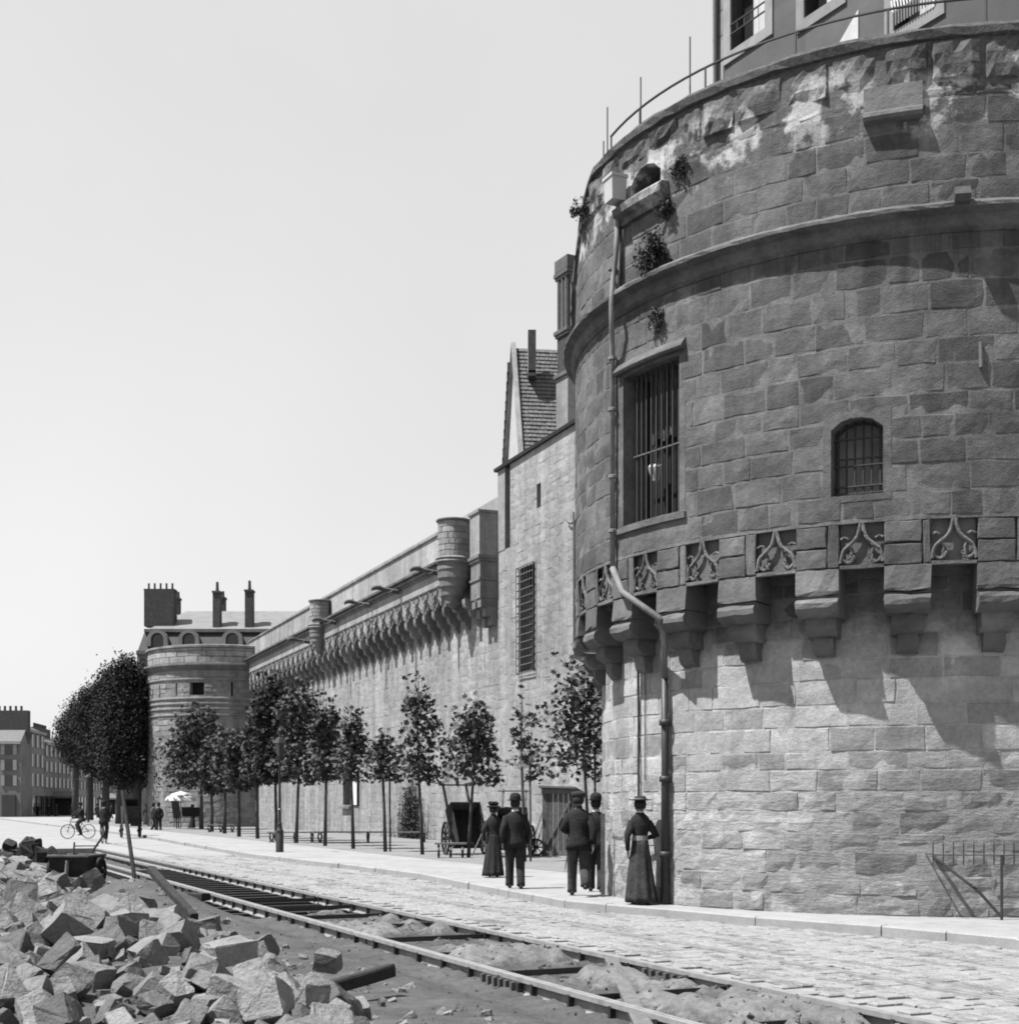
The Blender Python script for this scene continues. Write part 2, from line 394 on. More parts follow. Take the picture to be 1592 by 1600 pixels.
# ================================================================== GROUND
def hsh(x, y):
    v = math.sin(x * 12.9898 + y * 78.233) * 43758.5453; return v - math.floor(v)
def vn(x, y):
    xi, yi = math.floor(x), math.floor(y); fx, fy = x - xi, y - yi
    fx = fx * fx * (3 - 2 * fx); fy = fy * fy * (3 - 2 * fy)
    a = hsh(xi, yi) * (1 - fx) + hsh(xi + 1, yi) * fx; b = hsh(xi, yi + 1) * (1 - fx) + hsh(xi + 1, yi + 1) * fx
    return a * (1 - fy) + b * fy
def fbm(x, y, o=4):
    s = 0; a = .5; t = 0
    for _ in range(o): s += a * vn(x, y); t += a; a *= .5; x = x * 2.03 + 11.7; y = y * 2.03 + 5.1
    return s / t
def sst(x, a, b):
    t = max(0, min(1, (x - a) / (b - a))); return t * t * (3 - 2 * t)
N_FAR, N_NEAR, N_EDGE = 7.41, 5.68, 7.62
def heap(n, t):
    lim = 3.3 + .5 * fbm(t * .35, 3.3, 2)
    k = sst(n, lim, lim - 1.5)
    e = sst(t, 52, 44) * (.45 + .55 * sst(t, 7, 13))
    return k * e * (.38 + .28 * fbm(n * .7 + 9, t * .5, 3)) * (1 - .4 * sst(t, 15, 20))
def Hz(n, t):
    base = -.06 + .05 * (fbm(n * 1.3, t * 1.1) - .5)
    h = base + heap(n, t) * .85 - .1 * sst(n, 4.7, 5.3)
    # sand mound by the rail
    h += .42 * math.exp(-((n - 4.1) / .8) ** 2 - ((t - 25.0) / 3.2) ** 2)
    # trench between and beside the rails
    if n > 5.1:
        k = sst(n, 5.2, 5.6)
        deep = .13 + .22 * sst(t, 21.5, 23.5)
        mound = (.17 * sst(fbm(n * 1.2 + 3, t * .9 + 1, 3), .40, .66)) * (1 - sst(t, 21.0, 22.5)) * sst(abs(n - 6.55), .82, .5)
        bump = .06 * (fbm(n * 3.5, t * 3.5, 3) - .5)
        h = h * (1 - k) + k * (-deep + mound + bump)
    h += (.035 + (.06 if n > 5.6 else 0)) * (fbm(n * 6, t * 6, 3) - .5) * 1.3 + (.05 * (fbm(n * 14, t * 14, 2) - .5) if n > 4.6 else 0)
    return h
mb = MB()
ns = [-30, -20, -12, -8, -6, -4] + [-3 + .16 * i for i in range(50)] + [5.0 + .075 * i for i in range(40)]
ns = [n for n in ns if n < N_EDGE - .02] + [N_EDGE]
ts = [-4, 0, 4] + [6 + .10 * i for i in range(190)]
t = ts[-1]
while t < 56: t += .35; ts.append(min(t, 56))
nn, tn = len(ns), len(ts)
vs = [nt_(n, t, Hz(n, t)) for t in ts for n in ns]
fs = [(j * nn + i, j * nn + i + 1, (j + 1) * nn + i + 1, (j + 1) * nn + i) for j in range(tn - 1) for i in range(nn - 1)]
mb.add(vs, fs)
o = mb.build('earth_ground', M['trackearth'], None, True); tag(o, kind='structure')
# road: street sheet with a broken edge along the trench
mb = MB()
def quad(mb, a, b, c, d, z):
    mb.add([nt_(*a, z), nt_(*b, z), nt_(*c, z), nt_(*d, z)], [(0, 1, 2, 3)])
quad(mb, (N_EDGE, -6), (14.0, -6), (14.0, 300), (N_EDGE, 300), -.03)
quad(mb, (-260, 56), (N_EDGE, 56), (N_EDGE, 300), (-260, 300), -.03)
mb.add([nt_(N_EDGE, -6, -.03), nt_(N_EDGE, 56, -.03), nt_(N_EDGE, 56, -.6), nt_(N_EDGE, -6, -.6)], [(0, 1, 2, 3)])
mb.add([nt_(-260, 56, -.03), nt_(N_EDGE, 56, -.03), nt_(N_EDGE, 56, -.6), nt_(-260, 56, -.6)], [(0, 1, 2, 3)])
road = mb.build('road', M['road']); tag(road, kind='structure')
mb = MB(); mb.add([(-2500, -300, -.8), (2500, -300, -.8), (2500, 2800, -.8), (-2500, 2800, -.8)], [(0, 1, 2, 3)])
tag(mb.build('ground', M['road']), kind='structure')
# kerb line and pavement
KP = [gnd(1592 + 500, 1540, .1), gnd(1592, 1468, .1), gnd(1380, 1448, .1), gnd(1184, 1434, .1), gnd(1045, 1421.5, .1), gnd(950, 1414, .1), gnd(886, 1408, .1),
      Vector((.45, 24.3, .1)), gnd(765, 1386, .1), gnd(660, 1366, .1), gnd(558, 1353, .1), gnd(400, 1335.5, .1), gnd(276, 1314.5, .1), gnd(223, 1305, .1), nt_(11.9, 130, .1), nt_(12, 300, .1)]
mb = MB(); vs = []; 
for p in KP: vs += [p + Vector((0, 0, 0)), Vector((p.x + 60, p.y + 27, .1))]
mb.add(vs, [(2 * i, 2 * i + 1, 2 * i + 3, 2 * i + 2) for i in range(len(KP) - 1)])
tag(mb.build('pavement', M['walk']), kind='structure')
mb = MB(); pts = [(14.6, 22), (14.4, 40), (14.9, 60), (15.0, 90), (15.5, 140)]
vs = []
for n, t in pts: vs += [nt_(n, t, .105), nt_(n + 14, t, .105)]
mb.add(vs, [(2 * i, 2 * i + 1, 2 * i + 3, 2 * i + 2) for i in range(len(pts) - 1)])
tag(mb.build('promenade', M['prom']), kind='structure')
kerb = thing('kerb', None, None); tag(kerb, kind='structure')
rg = random.Random(3)
for a, b in zip(KP[:-1], KP[1:]):
    L = (b - a).length; n = max(1, round(L / (1.35 if b.y < 80 else 6))); d = (b - a) / n; q = d.normalized(); s_ = Vector((-q.y, q.x, 0))
    if s_.dot(Vector((-1, -.4, 0))) < 0: s_ = -s_
    for i in range(n):
        p0 = a + d * i + q * .006; p1 = a + d * (i + 1) - q * .006; j = rg.uniform(-.02, .012); mb = MB()
        top = Vector((0, 0, .012 + rg.uniform(0, .006))); lo = Vector((0, 0, -.2)); o_ = s_ * (.05 + j)
        i_ = -s_ * .12; c1 = Vector((0, 0, -.02))
        prof = lambda p: [p + i_ + lo, p + i_ + top, p + o_ - s_ * .02 + top, p + o_ + top + c1, p + o_ + lo]
        mb.rings([prof(p0), prof(p1)]); mb.build('kerb_stone', M['walk'], kerb)
# setts of the road
setts = []
rg = random.Random(5); t = 7.0
while t < 46:
    dt = rg.uniform(.15, .18); n = N_EDGE - .02 + (0.0 if rg.random() < .5 else rg.uniform(-.1, .16)); nmax = 12.4 if t > 15 else 13.4
    off = rg.uniform(-.1, .1); first = True
    while n < nmax:
        L = rg.uniform(.19, .27) * (1.25 if t > 28 else 1)
        if first and (int(t / .3) % 2 == 0) and t < 24: n += .2; first = False; continue
        first = False
        setts.append((n, n + L, t, t + dt)); n += L
    t += dt * (1.0)
def kerb_side(p):   # on the road side of the kerb?
    for a, b in zip(KP[:-1], KP[1:]):
        if min(a.y, b.y) <= p.y <= max(a.y, b.y):
            k = (p.y - a.y) / (b.y - a.y); return p.x < a.x + (b.x - a.x) * k - .07
    return p.y < 12
setts = [s for s in setts if kerb_side(nt_(s[1], s[2]))]
setts = [s for s in setts if abs((s[0] + s[1]) / 2 - 8.88) > .13]
setts.sort(key=lambda s: -(1 if abs((nt_(s[0], s[2]).x) / max(nt_(s[0], s[2]).y, .1)) < .38 and nt_(s[0], s[2]).y > 10.3 else 0) * 1000 + s[2])
def sett_geo(mb, s):
    n0, n1, t0, t1 = s; g = .006; hz = rg.uniform(-.009, .004); cz = .010
    tp = [nt_(a, b, hz + rg.uniform(-.004, .004)) for a, b in ((n0 + g + .02, t0 + g + .02), (n1 - g - .02, t0 + g + .02), (n1 - g - .02, t1 - g - .02), (n0 + g + .02, t1 - g - .02))]
    md = [nt_(a, b, hz - cz) for a, b in ((n0 + g, t0 + g), (n1 - g, t0 + g), (n1 - g, t1 - g), (n0 + g, t1 - g))]
    lw = [Vector((p.x, p.y, -.12)) for p in md]
    mb.add(tp + md + lw, [(0, 1, 2, 3)] + [(4 + k, 4 + (k + 1) % 4, (k + 1) % 4, k) for k in range(4)] + [(8 + k, 8 + (k + 1) % 4, 4 + (k + 1) % 4, 4 + k) for k in range(4)])
for s in setts[:300]:
    mb = MB(); sett_geo(mb, s); mb.build('paving_sett', M['sett'], road)
mb = MB()
for s in setts[300:]: sett_geo(mb, s)
tag(mb.build('small_setts', M['sett'], road), kind='stuff')

# ================================================================== GREAT ROUND TOWER
TC = Vector((7.236, 24.924, 0)); RU, RL = 6.035, 5.542
def tD(px, R):
    u = (px - CX) / F; a = u * u + 1; b = -2 * (u * TC.x + TC.y); c = TC.x ** 2 + TC.y ** 2 - R * R
    return (-b - math.sqrt(max(b * b - 4 * a * c, 0))) / (2 * a)
def tpix(px, py, R):
    D = tD(px, R); X = (px - CX) / F * D
    return math.degrees(math.atan2(X - TC.x, -(D - TC.y))), CH + (HY - py) / F * D
def tp(a, r, z): return Vector((r * math.sin(R_(a)), -r * math.cos(R_(a)), z))
def tloc(px, py, R, dr=0.0):
    a, z = tpix(px, py, R); return tp(a, R + dr, z)
def zlim(a): return 12.3 if a > -75 else (12.3 - (-75 - a) / 11 * 1.0 if a > -86 else max(10.3, 11.3 - (-86 - a) / 6 * .9))
mpU = lambda u, v, h: tp(math.degrees(u / RU), RU + h, min(v, zlim(math.degrees(u / RU))))
mpL = lambda u, v, h: tp(math.degrees(u / RL), RL + h, v)
def U(a, R=RU): return R * R_(a)
tower = thing('round_tower', 'great round stone tower with machicolated upper storey, barred windows and a carved corbel ring', 'tower', TC)
bw = (tpix(973, 700, RU)[0], tpix(1063, 700, RU)[0], 6.17, 8.62)       # big barred window
sw = (tpix(1296, 700, RU)[0], tpix(1382, 700, RU)[0], 6.04, 7.17)      # small window
gp = (tpix(985, 280, RU)[0], tpix(1034, 280, RU)[0], 11.32, 11.80)      # gunport under the coping
holesU = [(U(a), U(b), c, d) for a, b, c, d in (bw, sw, gp)]
panels = []
edges = [(1453, 1529), (1301, 1368), (1174, 1232), (1070, 1119), (991, 1024), (934.5, 951), (903.5, 912)]
for e0, e1 in edges:
    a0, a1 = tpix(e0, 850, RU)[0], tpix(e1, 850, RU)[0]; panels.append(((a0 + a1) / 2, a1 - a0))
print('PANELS', panels)
pc = panels[0][0]; step = (panels[0][0] - panels[4][0]) / 4; pw = sum(p[1] for p in panels[:4]) / 4
print('step', step, 'pw', pw)
ctr = [pc - step * k for k in range(-6, 9)]
rg = random.Random(11)
A0, A1 = -150.0, 70.0
mb = MB(); core_patch(mb, U(A0), U(A1), 5.66, 12.3, holesU, mpU, .45, .5)
mb.lathe([(RL, -.3), (RL, 5.2)], n=72); mb.lathe([(RL - .1, 5.2), (RU - .13, 5.2), (RU - .13, 5.66), (RU, 5.66)], n=72)
mb.lathe([(RU, 5.66), (RU, 10.3)], n=30, a0=A1, a1=360 + A0); mb.lathe([(RU, 10.28), (.01, 10.28)], n=48)
mb.lathe([(RU - .5, 10.2), (RU - .5, 12.3), (.01, 12.3)], n=40, a0=-70, a1=120)
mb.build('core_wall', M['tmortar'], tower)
lst = courses(U(A0), U(A1), 5.7, 9.62, (.30, .42), (.42, .85), holesU, rg)
lst += courses(U(A0), U(A1), 10.02, 11.62, (.30, .42), (.42, .85), holesU, rg)
lstL = courses(U(A0, RL), U(A1, RL), .1, 4.95, (.26, .36), (.42, .95), [], rg)
lstM = []
for c0, c1 in zip(ctr[:-1], ctr[1:]):
    a, b = c1 + pw / 2, c0 - pw / 2
    m = (a + b) / 2; v = 5.34 + rg.uniform(-.03, .03)
    for (x, y) in ((a, b - .9 - rg.random()), ):
        lstM += [(U(x), U(y), 5.04, v), (U(x), U(y), v, 5.66), (U(y), U(b), 5.04, 5.66)]
def cosv(a):
    p = TC + tp(a, RU, 0); n = tp(a, 1, 0); d = -p.normalized(); return max(0, n.dot(d)), p
def scoreU(s, R=RU):
    a = math.degrees((s[0] + s[1]) / 2 / R); c, p = cosv(a); x = CX + F * p.x / max(p.y, 1)
    if x > 1610 or a > 5: return 0
    return (s[1] - s[0]) * (s[3] - s[2]) * c / p.y ** 2
allst = [(s, 0) for s in lst + lstM] + [(s, 1) for s in lstL]
sc = [scoreU(s, RU if k == 0 else RL) for s, k in allst]
order = sorted(range(len(allst)), key=lambda i: -sc[i]); big = set(order[:290]); rest = MB()
print('tower stones', len(allst))
for i, (s, k) in enumerate(allst):
    m = MB() if i in big else rest
    low = k == 1; er = low and s[3] < 2.0
    stone_geo(m, *s, mpL if low else mpU, rg, proud=.007 if low else .006, gap=.006 if low else .009, ch=.012 if low else .014, rough=.010 if er else .0045, nu=5 if er else 4, sink=-.03 if rg.random() < .12 else -.012)
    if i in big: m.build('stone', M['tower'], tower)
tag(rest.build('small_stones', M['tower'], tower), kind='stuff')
# string course, coping
def ringy(prof, a0, a1, n=110, jit=0.0, seed=1, cut=False):
    r2 = random.Random(seed); m = MB(); path = []
    for k in range(n + 1):
        a = a0 + (a1 - a0) * k / n; j = [r2.uniform(-jit, jit) for _ in prof]; dz = (zlim(a) - 12.3) if cut else 0
        path.append([tp(a, r + j[i], z + j[i] * .6 + dz) for i, (r, z) in enumerate(prof)])
    m.rings(path); return m
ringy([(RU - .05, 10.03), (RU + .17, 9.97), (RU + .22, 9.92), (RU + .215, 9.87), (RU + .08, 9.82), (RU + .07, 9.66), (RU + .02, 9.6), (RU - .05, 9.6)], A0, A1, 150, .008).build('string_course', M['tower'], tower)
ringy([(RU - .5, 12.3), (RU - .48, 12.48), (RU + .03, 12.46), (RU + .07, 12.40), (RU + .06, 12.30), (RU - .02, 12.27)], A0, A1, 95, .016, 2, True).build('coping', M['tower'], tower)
# band of big rough blocks below the coping
r2 = random.Random(23); a = A0
while a < A1:
    da = r2.uniform(4.2, 7.5); mb = MB()
    v0_ = 11.88 if (a < gp[1] and a + da > gp[0]) else 11.68 + r2.uniform(-.03, .03)
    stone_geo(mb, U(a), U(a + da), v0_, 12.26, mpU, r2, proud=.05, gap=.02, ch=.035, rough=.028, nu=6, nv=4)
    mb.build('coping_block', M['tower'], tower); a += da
# panels of tracery and corbels
def panel_mesh():
    w = pw / 2; r = RU; m = MB()
    def P(x, y, h): return tp(x * w, r + h, 5.03 + y * .63)      # x -1..1, y 0..1
    n = 6
    # back plate
    vs = []; 
    for k in range(n + 1): x = -1 + 2 * k / n; vs += [P(x, 0, -.09), P(x, 1, -.09)]
    m.add(vs, [(2 * i, 2 * i + 2, 2 * i + 3, 2 * i + 1) for i in range(n)])
    # bottom lintel and frame fillets
    def bar(x0, x1, y0, y1, h1, h0=-.12):
        vs = [P(x, y, h) for x, y, h in ((x0, y0, h0), (x1, y0, h0), (x1, y1, h0), (x0, y1, h0), (x0, y0, h1), (x1, y0, h1), (x1, y1, h1), (x0, y1, h1))]
        m.add(vs, [(3, 2, 1, 0), (4, 5, 6, 7), (0, 1, 5, 4), (1, 2, 6, 5), (2, 3, 7, 6), (3, 0, 4, 7)])
    bar(-1, 0, -.01, .07, .0); bar(0, 1, -.01, .07, .0)
    def rib(pts, t=.021, h=-.035):
        q = []
        for i in range(len(pts) - 1):
            a, b, c, d = pts[max(i - 1, 0)], pts[i], pts[i + 1], pts[min(i + 2, len(pts) - 1)]
            for k in range(3):
                f = k / 3; q.append(tuple(.5 * (2 * b[j] + (c[j] - a[j]) * f + (2 * a[j] - 5 * b[j] + 4 * c[j] - d[j]) * f * f + (3 * b[j] - a[j] - 3 * c[j] + d[j]) * f ** 3) for j in (0, 1)))
        q.append(pts[-1]); m.tube([P(x, y, h) for x, y in q], [t * 1.02] * len(q), 6)
    for s in (-1, 1):
        rib([(s * .98, .12), (s * .86, .38), (s * .62, .5), (s * .32, .62), (s * .16, .76), (s * .04, 1.0)], .026, -.02)
        rib([(s * .98, .3), (s * .85, .2), (s * .62, .13), (s * .45, .19), (s * .33, .28)], .022)
        rib([(s * .58, .5), (s * .47, .36), (s * .5, .24), (s * .4, .14)], .018)
        rib([(s * .98, .66), (s * .8, .7), (s * .62, .66)], .016)
    return m.mesh('tracery_panel', M['carved'])
pm = panel_mesh()
def corbel_mesh(hw):
    m = MB(); r = RU
    m.sector([(RL - .05, 5.05), (RL - .05, 4.66), (r + .015, 4.68), (r + .02, 4.72), (r + .0, 5.03), (r - .05, 5.05)], -hw, hw, 4)
    m.sector([(RL - .05, 4.665), (RL - .05, 4.38), (r - .16, 4.37), (r - .06, 4.39), (r + .01, 4.43), (r + .055, 4.49), (r + .06, 4.56), (r + .03, 4.615), (r - .03, 4.63), (r - .0, 4.665)], -hw * .97, hw * .97, 4)
    m.sector([(RL - .05, 4.385), (RL - .05, 4.10), (RL + .16, 4.10), (RL + .25, 4.13), (RL + .32, 4.19), (RL + .35, 4.27), (RL + .34, 4.385)], -hw * .74, hw * .74, 3)
    m.sector([(RL - .05, 4.11), (RL - .05, 3.84), (RL + .07, 3.84), (RL + .14, 3.88), (RL + .18, 3.96), (RL + .19, 4.11)], -hw * .5, hw * .5, 2)
    return m.mesh('corbel', M['carved'])
def worn(me, k, j=.008):
    r3 = random.Random(k); me = me.copy(); g = {}
    for v in me.vertices:
        key = (round(v.co.x, 3), round(v.co.y, 3), round(v.co.z, 3)); d = g.setdefault(key, Vector((r3.gauss(0, j), r3.gauss(0, j), r3.gauss(0, j)))); v.co += d
    return me
cms = corbel_mesh((step - pw) / 2 - .08)
for k, c in enumerate(ctr):
    link('tracery_panel', worn(pm, k, .003), tower, rot=(0, 0, R_(c)))
    link('corbel', worn(cms, k + 50, .007), tower, rot=(0, 0, R_(c - step / 2)))
# big window: hood, jambs, sill, bars, dark room, curtain
def rectloop(a, b, c, d, n=5):
    p = [(a + (b - a) * i / n, c) for i in range(n)] + [(b, c + (d - c) * i / n) for i in range(n)] + [(b - (b - a) * i / n, d) for i in range(n)] + [(a, d - (d - c) * i / n) for i in range(n)]
    return p
def archloop(a, b, c, d, rise, n=5):
    p = [(a + (b - a) * i / n, c) for i in range(n)] + [(b, c + (d - rise - c) * i / n) for i in range(n)]
    for i in range(n): x = 1 - 2 * i / n; p.append(((a + b) / 2 + x * (b - a) / 2, d - rise * abs(x) ** 2.6))
    return p + [(a, d - rise - (d - rise - c) * i / n) for i in range(n)]
def window(par, hole, rise, fw, mat, name='window', mp=mpU, hin=-.5, h1=.006):
    a, b, c, d = hole
    m = MB(); frame_strip(m, rectloop(a - fw, b + fw, c - fw * .8, d + fw), archloop(a + .02, b - .02, c + .02, d - .02, rise), mp, h1, -.05, hin)
    w_ = m.build(name, mat, par)
    m = MB(); m.add([mp(a, c, hin + .02), mp(b, c, hin + .02), mp(b, d, hin + .02), mp(a, d, hin + .02)], [(0, 1, 2, 3)])
    return w_, m
a, b, c, d = holesU[0]
win, m = window(tower, holesU[0], .02, .10, M['tower'], 'barred_window', hin=-.48)
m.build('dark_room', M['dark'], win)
m = MB()
for k in range(11):
    u = a + (b - a) * (.16 + .8 * k / 11); u2 = u + (b - a) * .055; v_ = c + 1.32 + .03 * (k % 3)
    m.add([mpU(u, v_, -.40), mpU((u + u2) / 2, v_, -.37), mpU(u2, v_, -.40), mpU(u2, d, -.40), mpU((u + u2) / 2, d, -.37), mpU(u, d, -.40)], [(0, 1, 4, 5), (1, 2, 3, 4)])
m.build('curtain', M['wood'], win)
for k in range(10):
    u = a + (b - a) * (.13 + .83 * k / 9); m = MB(); m.tube([mpU(u, c + .0, -.16), mpU(u, d, -.16)], .018, 6); m.build('window_bar', M['iron'], win)
m = MB(); m.tube([mpU(a + (b - a) * .1, c + 1.12, -.13), mpU(b, c + 1.12, -.13)], .018, 6); m.build('cross_bar', M['rust'], win)
m = MB(); path = [(lambda h, z, u=u: mpU(u, z, h)) for u in [a - .12 + (b - a + .24) * k / 4 for k in range(5)]]
m.sweep([(-.1, d + .02), (.10, d + .02), (.12, d + .06), (.10, d + .10), (.02, d + .2), (-.1, d + .2)], path); m.build('window_hood', M['tower'], win)
m = MB(); m.sweep([(-.3, c - .1), (.05, c - .1), (.06, c - .01), (-.3, c + .03)], path); m.build('window_sill', M['trim'], win)
# small window
a, b, c, d = holesU[1]
w2, m = window(tower, holesU[1], .15, .09, M['tower'], 'grated_window', hin=-.45)
m.build('pane', M['pane2'], w2)
for k in range(6):
    u = a + (b - a) * (.1 + .8 * k / 5); m = MB(); m.tube([mpU(u, c, -.22), mpU(u, d - (.0 if 0 < k < 5 else .12), -.22)], .017, 6); m.build('grate_bar', M['iron'], w2)
for v in (.07, .16, .42, .51, .76):
    m = MB(); m.tube([mpU(a, c + (d - c) * v, -.19), mpU(b, c + (d - c) * v, -.19)], .015, 6); m.build('grate_bar', M['iron'], w2)
# gunport and its ledge
a, b, c, d = holesU[2]
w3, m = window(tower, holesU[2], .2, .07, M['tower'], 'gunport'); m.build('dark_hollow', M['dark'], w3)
m = MB(); us = [U(tpix(974, 320, RU)[0]) + (U(tpix(1046, 290, RU)[0]) - U(tpix(974, 320, RU)[0])) * k / 5 for k in range(6)]
m.sweep([(-.1, 11.0), (.07, 11.0), (.09, 11.08), (.2, 11.14), (.22, 11.25), (.16, 11.3), (-.1, 11.32)], [(lambda h, z, u=u: mpU(u, z, h)) for u in us]); m.build('ledge', M['tower'], w3)
# projecting slab fragment at the right
u0, u1 = U(tpix(1350, 180, RU)[0]), U(tpix(1441, 165, RU)[0])
m = MB(); m.sweep([(-.1, 11.22), (.11, 11.24), (.15, 11.28), (.14, 11.34), (.07, 11.38), (.06, 11.72), (-.1, 11.74)], [(lambda h, z, u=u: mpU(u, z, h)) for u in [u0 + (u1 - u0) * k / 4 for k in range(5)]])
m.build('broken_bracket', M['carved'], tower)
m = MB(); uu = U(tpix(1499, 310, RU)[0]); m.sweep([(-.1, 9.86), (.3, 9.9), (.36, 9.98), (.3, 10.1), (-.1, 10.12)], [(lambda h, z, u=u: mpU(u, z, h)) for u in (uu - .1, uu, uu + .1)]); m.build('spout_stub', M['tower'], tower)
# small iron clamp
m = MB(); m.tube([tloc(1531, 535, RU, .03), tloc(1532, 575, RU, .03)], .03, 6); m.build('iron_clamp', M['rust'], tower)

# lantern hanging in the window
p = TC + tloc(1024, 738, RU - .27); la = thing('hanging_lantern', 'small white glass lantern hanging behind the bars of the tall window', 'lantern', p)
m = MB(); m.lathe([(.0, .12), (.11, .11), (.13, .07), (.06, -.14), (.0, -.15)], n=6); m.build('glass_shade', M['white'], la); m = MB(); m.lathe([(.13, .08), (.03, .16), (.0, .17)], n=4); m.build('shade_cap', M['iron'], la)
m = MB(); m.tube([(0, 0, .11), (0, 0, 1.3)], .006, 5); m.build('cord', M['iron'], la)

# downpipe with hopper
dp = thing('downpipe', 'zinc rainwater pipe with a hopper head, elbowing down the front of the great tower', 'drainpipe', TC)
P1 = [tloc(966, 322, RU + .12), tloc(962, 400, RU + .12), tloc(957, 440, RU + .16), tloc(955, 475, RU + .28), tloc(956, 520, RU + .2), tloc(957, 560, RU + .08), tloc(957, 890, RU + .08)]
m = MB(); m.tube(P1, .042, 10); m.build('upper_pipe', M['zinc'], dp, True)
m = MB(); m.tube([tloc(970, 330, RU + .06), tloc(970, 450, RU + .06)], .025, 8); m.build('side_pipe', M['iron'], dp, True)
P2 = [tloc(957, 888, RU + .1), tloc(972, 925, RU + .1), tloc(1030, 966, RU + .1), tloc(1036, 985, RL + .42), tloc(1038, 1010, RL + .3), tloc(1038, 1060, RL + .1)]
m = MB(); m.tube(P2, .052, 10); m.build('elbow_pipe', M['zinc'], dp, True)
a_, z_ = tpix(1039, 1200, RL + .1)
m = MB(); m.tube([tloc(1038, 1056, RL + .1), tp(a_, RL + .1, 2.3), tp(a_, RL + .1, .12)], [.056, .058, .075], 12); m.build('lower_pipe', M['iron'], dp, True)
for z in (.9, 2.1, 3.0):
    m = MB(); m.lathe([(.07, -.05), (.095, -.04), (.095, .04), (.07, .05)], c=tp(a_, RL + .1, z), n=12); m.build('pipe_collar', M['iron'], dp, True)
for y in (420, 560, 640, 745, 830):
    ax, zz = tpix(957, y, RU); m = MB(); m.lathe([(.055, -.03), (.075, -.02), (.075, .02), (.055, .03)], c=tloc(957, y, RU + .085), n=10); m.build('pipe_collar', M['zinc'], dp)
hp = tloc(961, 298, RU + .22); a_h = tpix(962, 298, RU)[0]
m = MB(); m.box(hp, (.26, .24, .36), Matrix.Rotation(R_(a_h), 3, 'Z'), taper=1.12); m.box(hp + Vector((0, 0, .2)), (.33, .3, .05), Matrix.Rotation(R_(a_h), 3, 'Z')); m.build('hopper_head', M['pale'], dp)
# thin conduit beside the woman
tc_ = thing('thin_pipe', 'thin vertical pipe on the pale shaft of the tower above the walking woman', 'pipe', TC)
m = MB(); m.tube([tloc(1001, 1040, RL, .05), tloc(1001, 1120, RL, .04), tloc(1001, 1250, RL, .04), tloc(1001, 1400, RL, .04)], .022, 6); m.build('pipe', M['iron'], tc_)
m = MB(); m.tube([tloc(1010, 1040, RL, .03), tloc(1010, 1220, RL, .03)], .01, 5); m.build('wire', M['rust'], tc_)
# railing and rods on the tower top
rl = thing('top_railing', 'thin iron handrail on short posts along the top of the great tower', 'railing', TC)
m = MB(); m.tube([tp(a, RU - .22, 12.93) for a in range(-72, 45, 3)], .02, 6); m.build('handrail', M['iron'], rl)
for a in (-71.9, -62, -47, -32, -19, -6, 8, 22, 36):
    m = MB(); m.tube([tp(a, RU - .22, 12.4), tp(a, RU - .22, 12.93)], .017, 6); m.build('post', M['iron'], rl)
for i, (x, y0, y1, lab) in enumerate(((949, 238, 167, 'thin iron rod on the parapet, nearest the left edge of the tower and second in height order'), (943, 242, 220, 'shortest iron rod, at the far left end of the parapet'),
        (1001, 200, 120, 'iron rod standing between the left edge rods and the tallest rod'), (1078, 150, 57, 'tallest iron rod, rising just left of the house on the tower'))):
    R0 = RU - .3; b = tloc(x, y0, R0); t_ = tloc(x, y1, R0); b.z = 12.3
    o = thing('iron_rod', ['thin iron rod second from the left on the tower parapet', 'shortest iron rod, leftmost on the tower parapet', 'iron rod third from the left on the tower parapet', 'tallest iron rod, just left of the house on the tower'][i], 'rod', TC + b, group='rods on the parapet')
    m = MB(); m.tube([(0, 0, 0), (0, 0, t_.z - b.z)], .013, 6); m.build('rod', M['iron'], o)
    m = MB(); m.tube([(0, 0, 0), (0, 0, .2)], .03, 6); m.build('socket', M['iron'], o)

LEAF = []
def leafpoly(kind):
    if kind == 'maple':
        a = [(-.0, -.5), (.12, -.22), (.46, -.28), (.34, 0), (.5, .22), (.2, .2), (.0, .55), (-.2, .2), (-.5, .22), (-.34, 0), (-.46, -.28), (-.12, -.22)]
        return a
    return [(0, -.5), (.3, 0), (0, .5), (-.3, 0)]
def add_leaf(m, p, s, r2, kind):
    q = Euler((r2.uniform(-.9, .9), r2.uniform(-.9, .9) , r2.uniform(0, 6.28))).to_matrix()
    if r2.random() < .5: q = q @ Matrix.Rotation(R_(r2.uniform(40, 90)), 3, 'X')
    pts = leafpoly(kind); vs = [p + q @ Vector((x * s, y * s, .12 * s * abs(x))) for x, y in pts]
    m.add(vs, [tuple(range(len(pts)))])
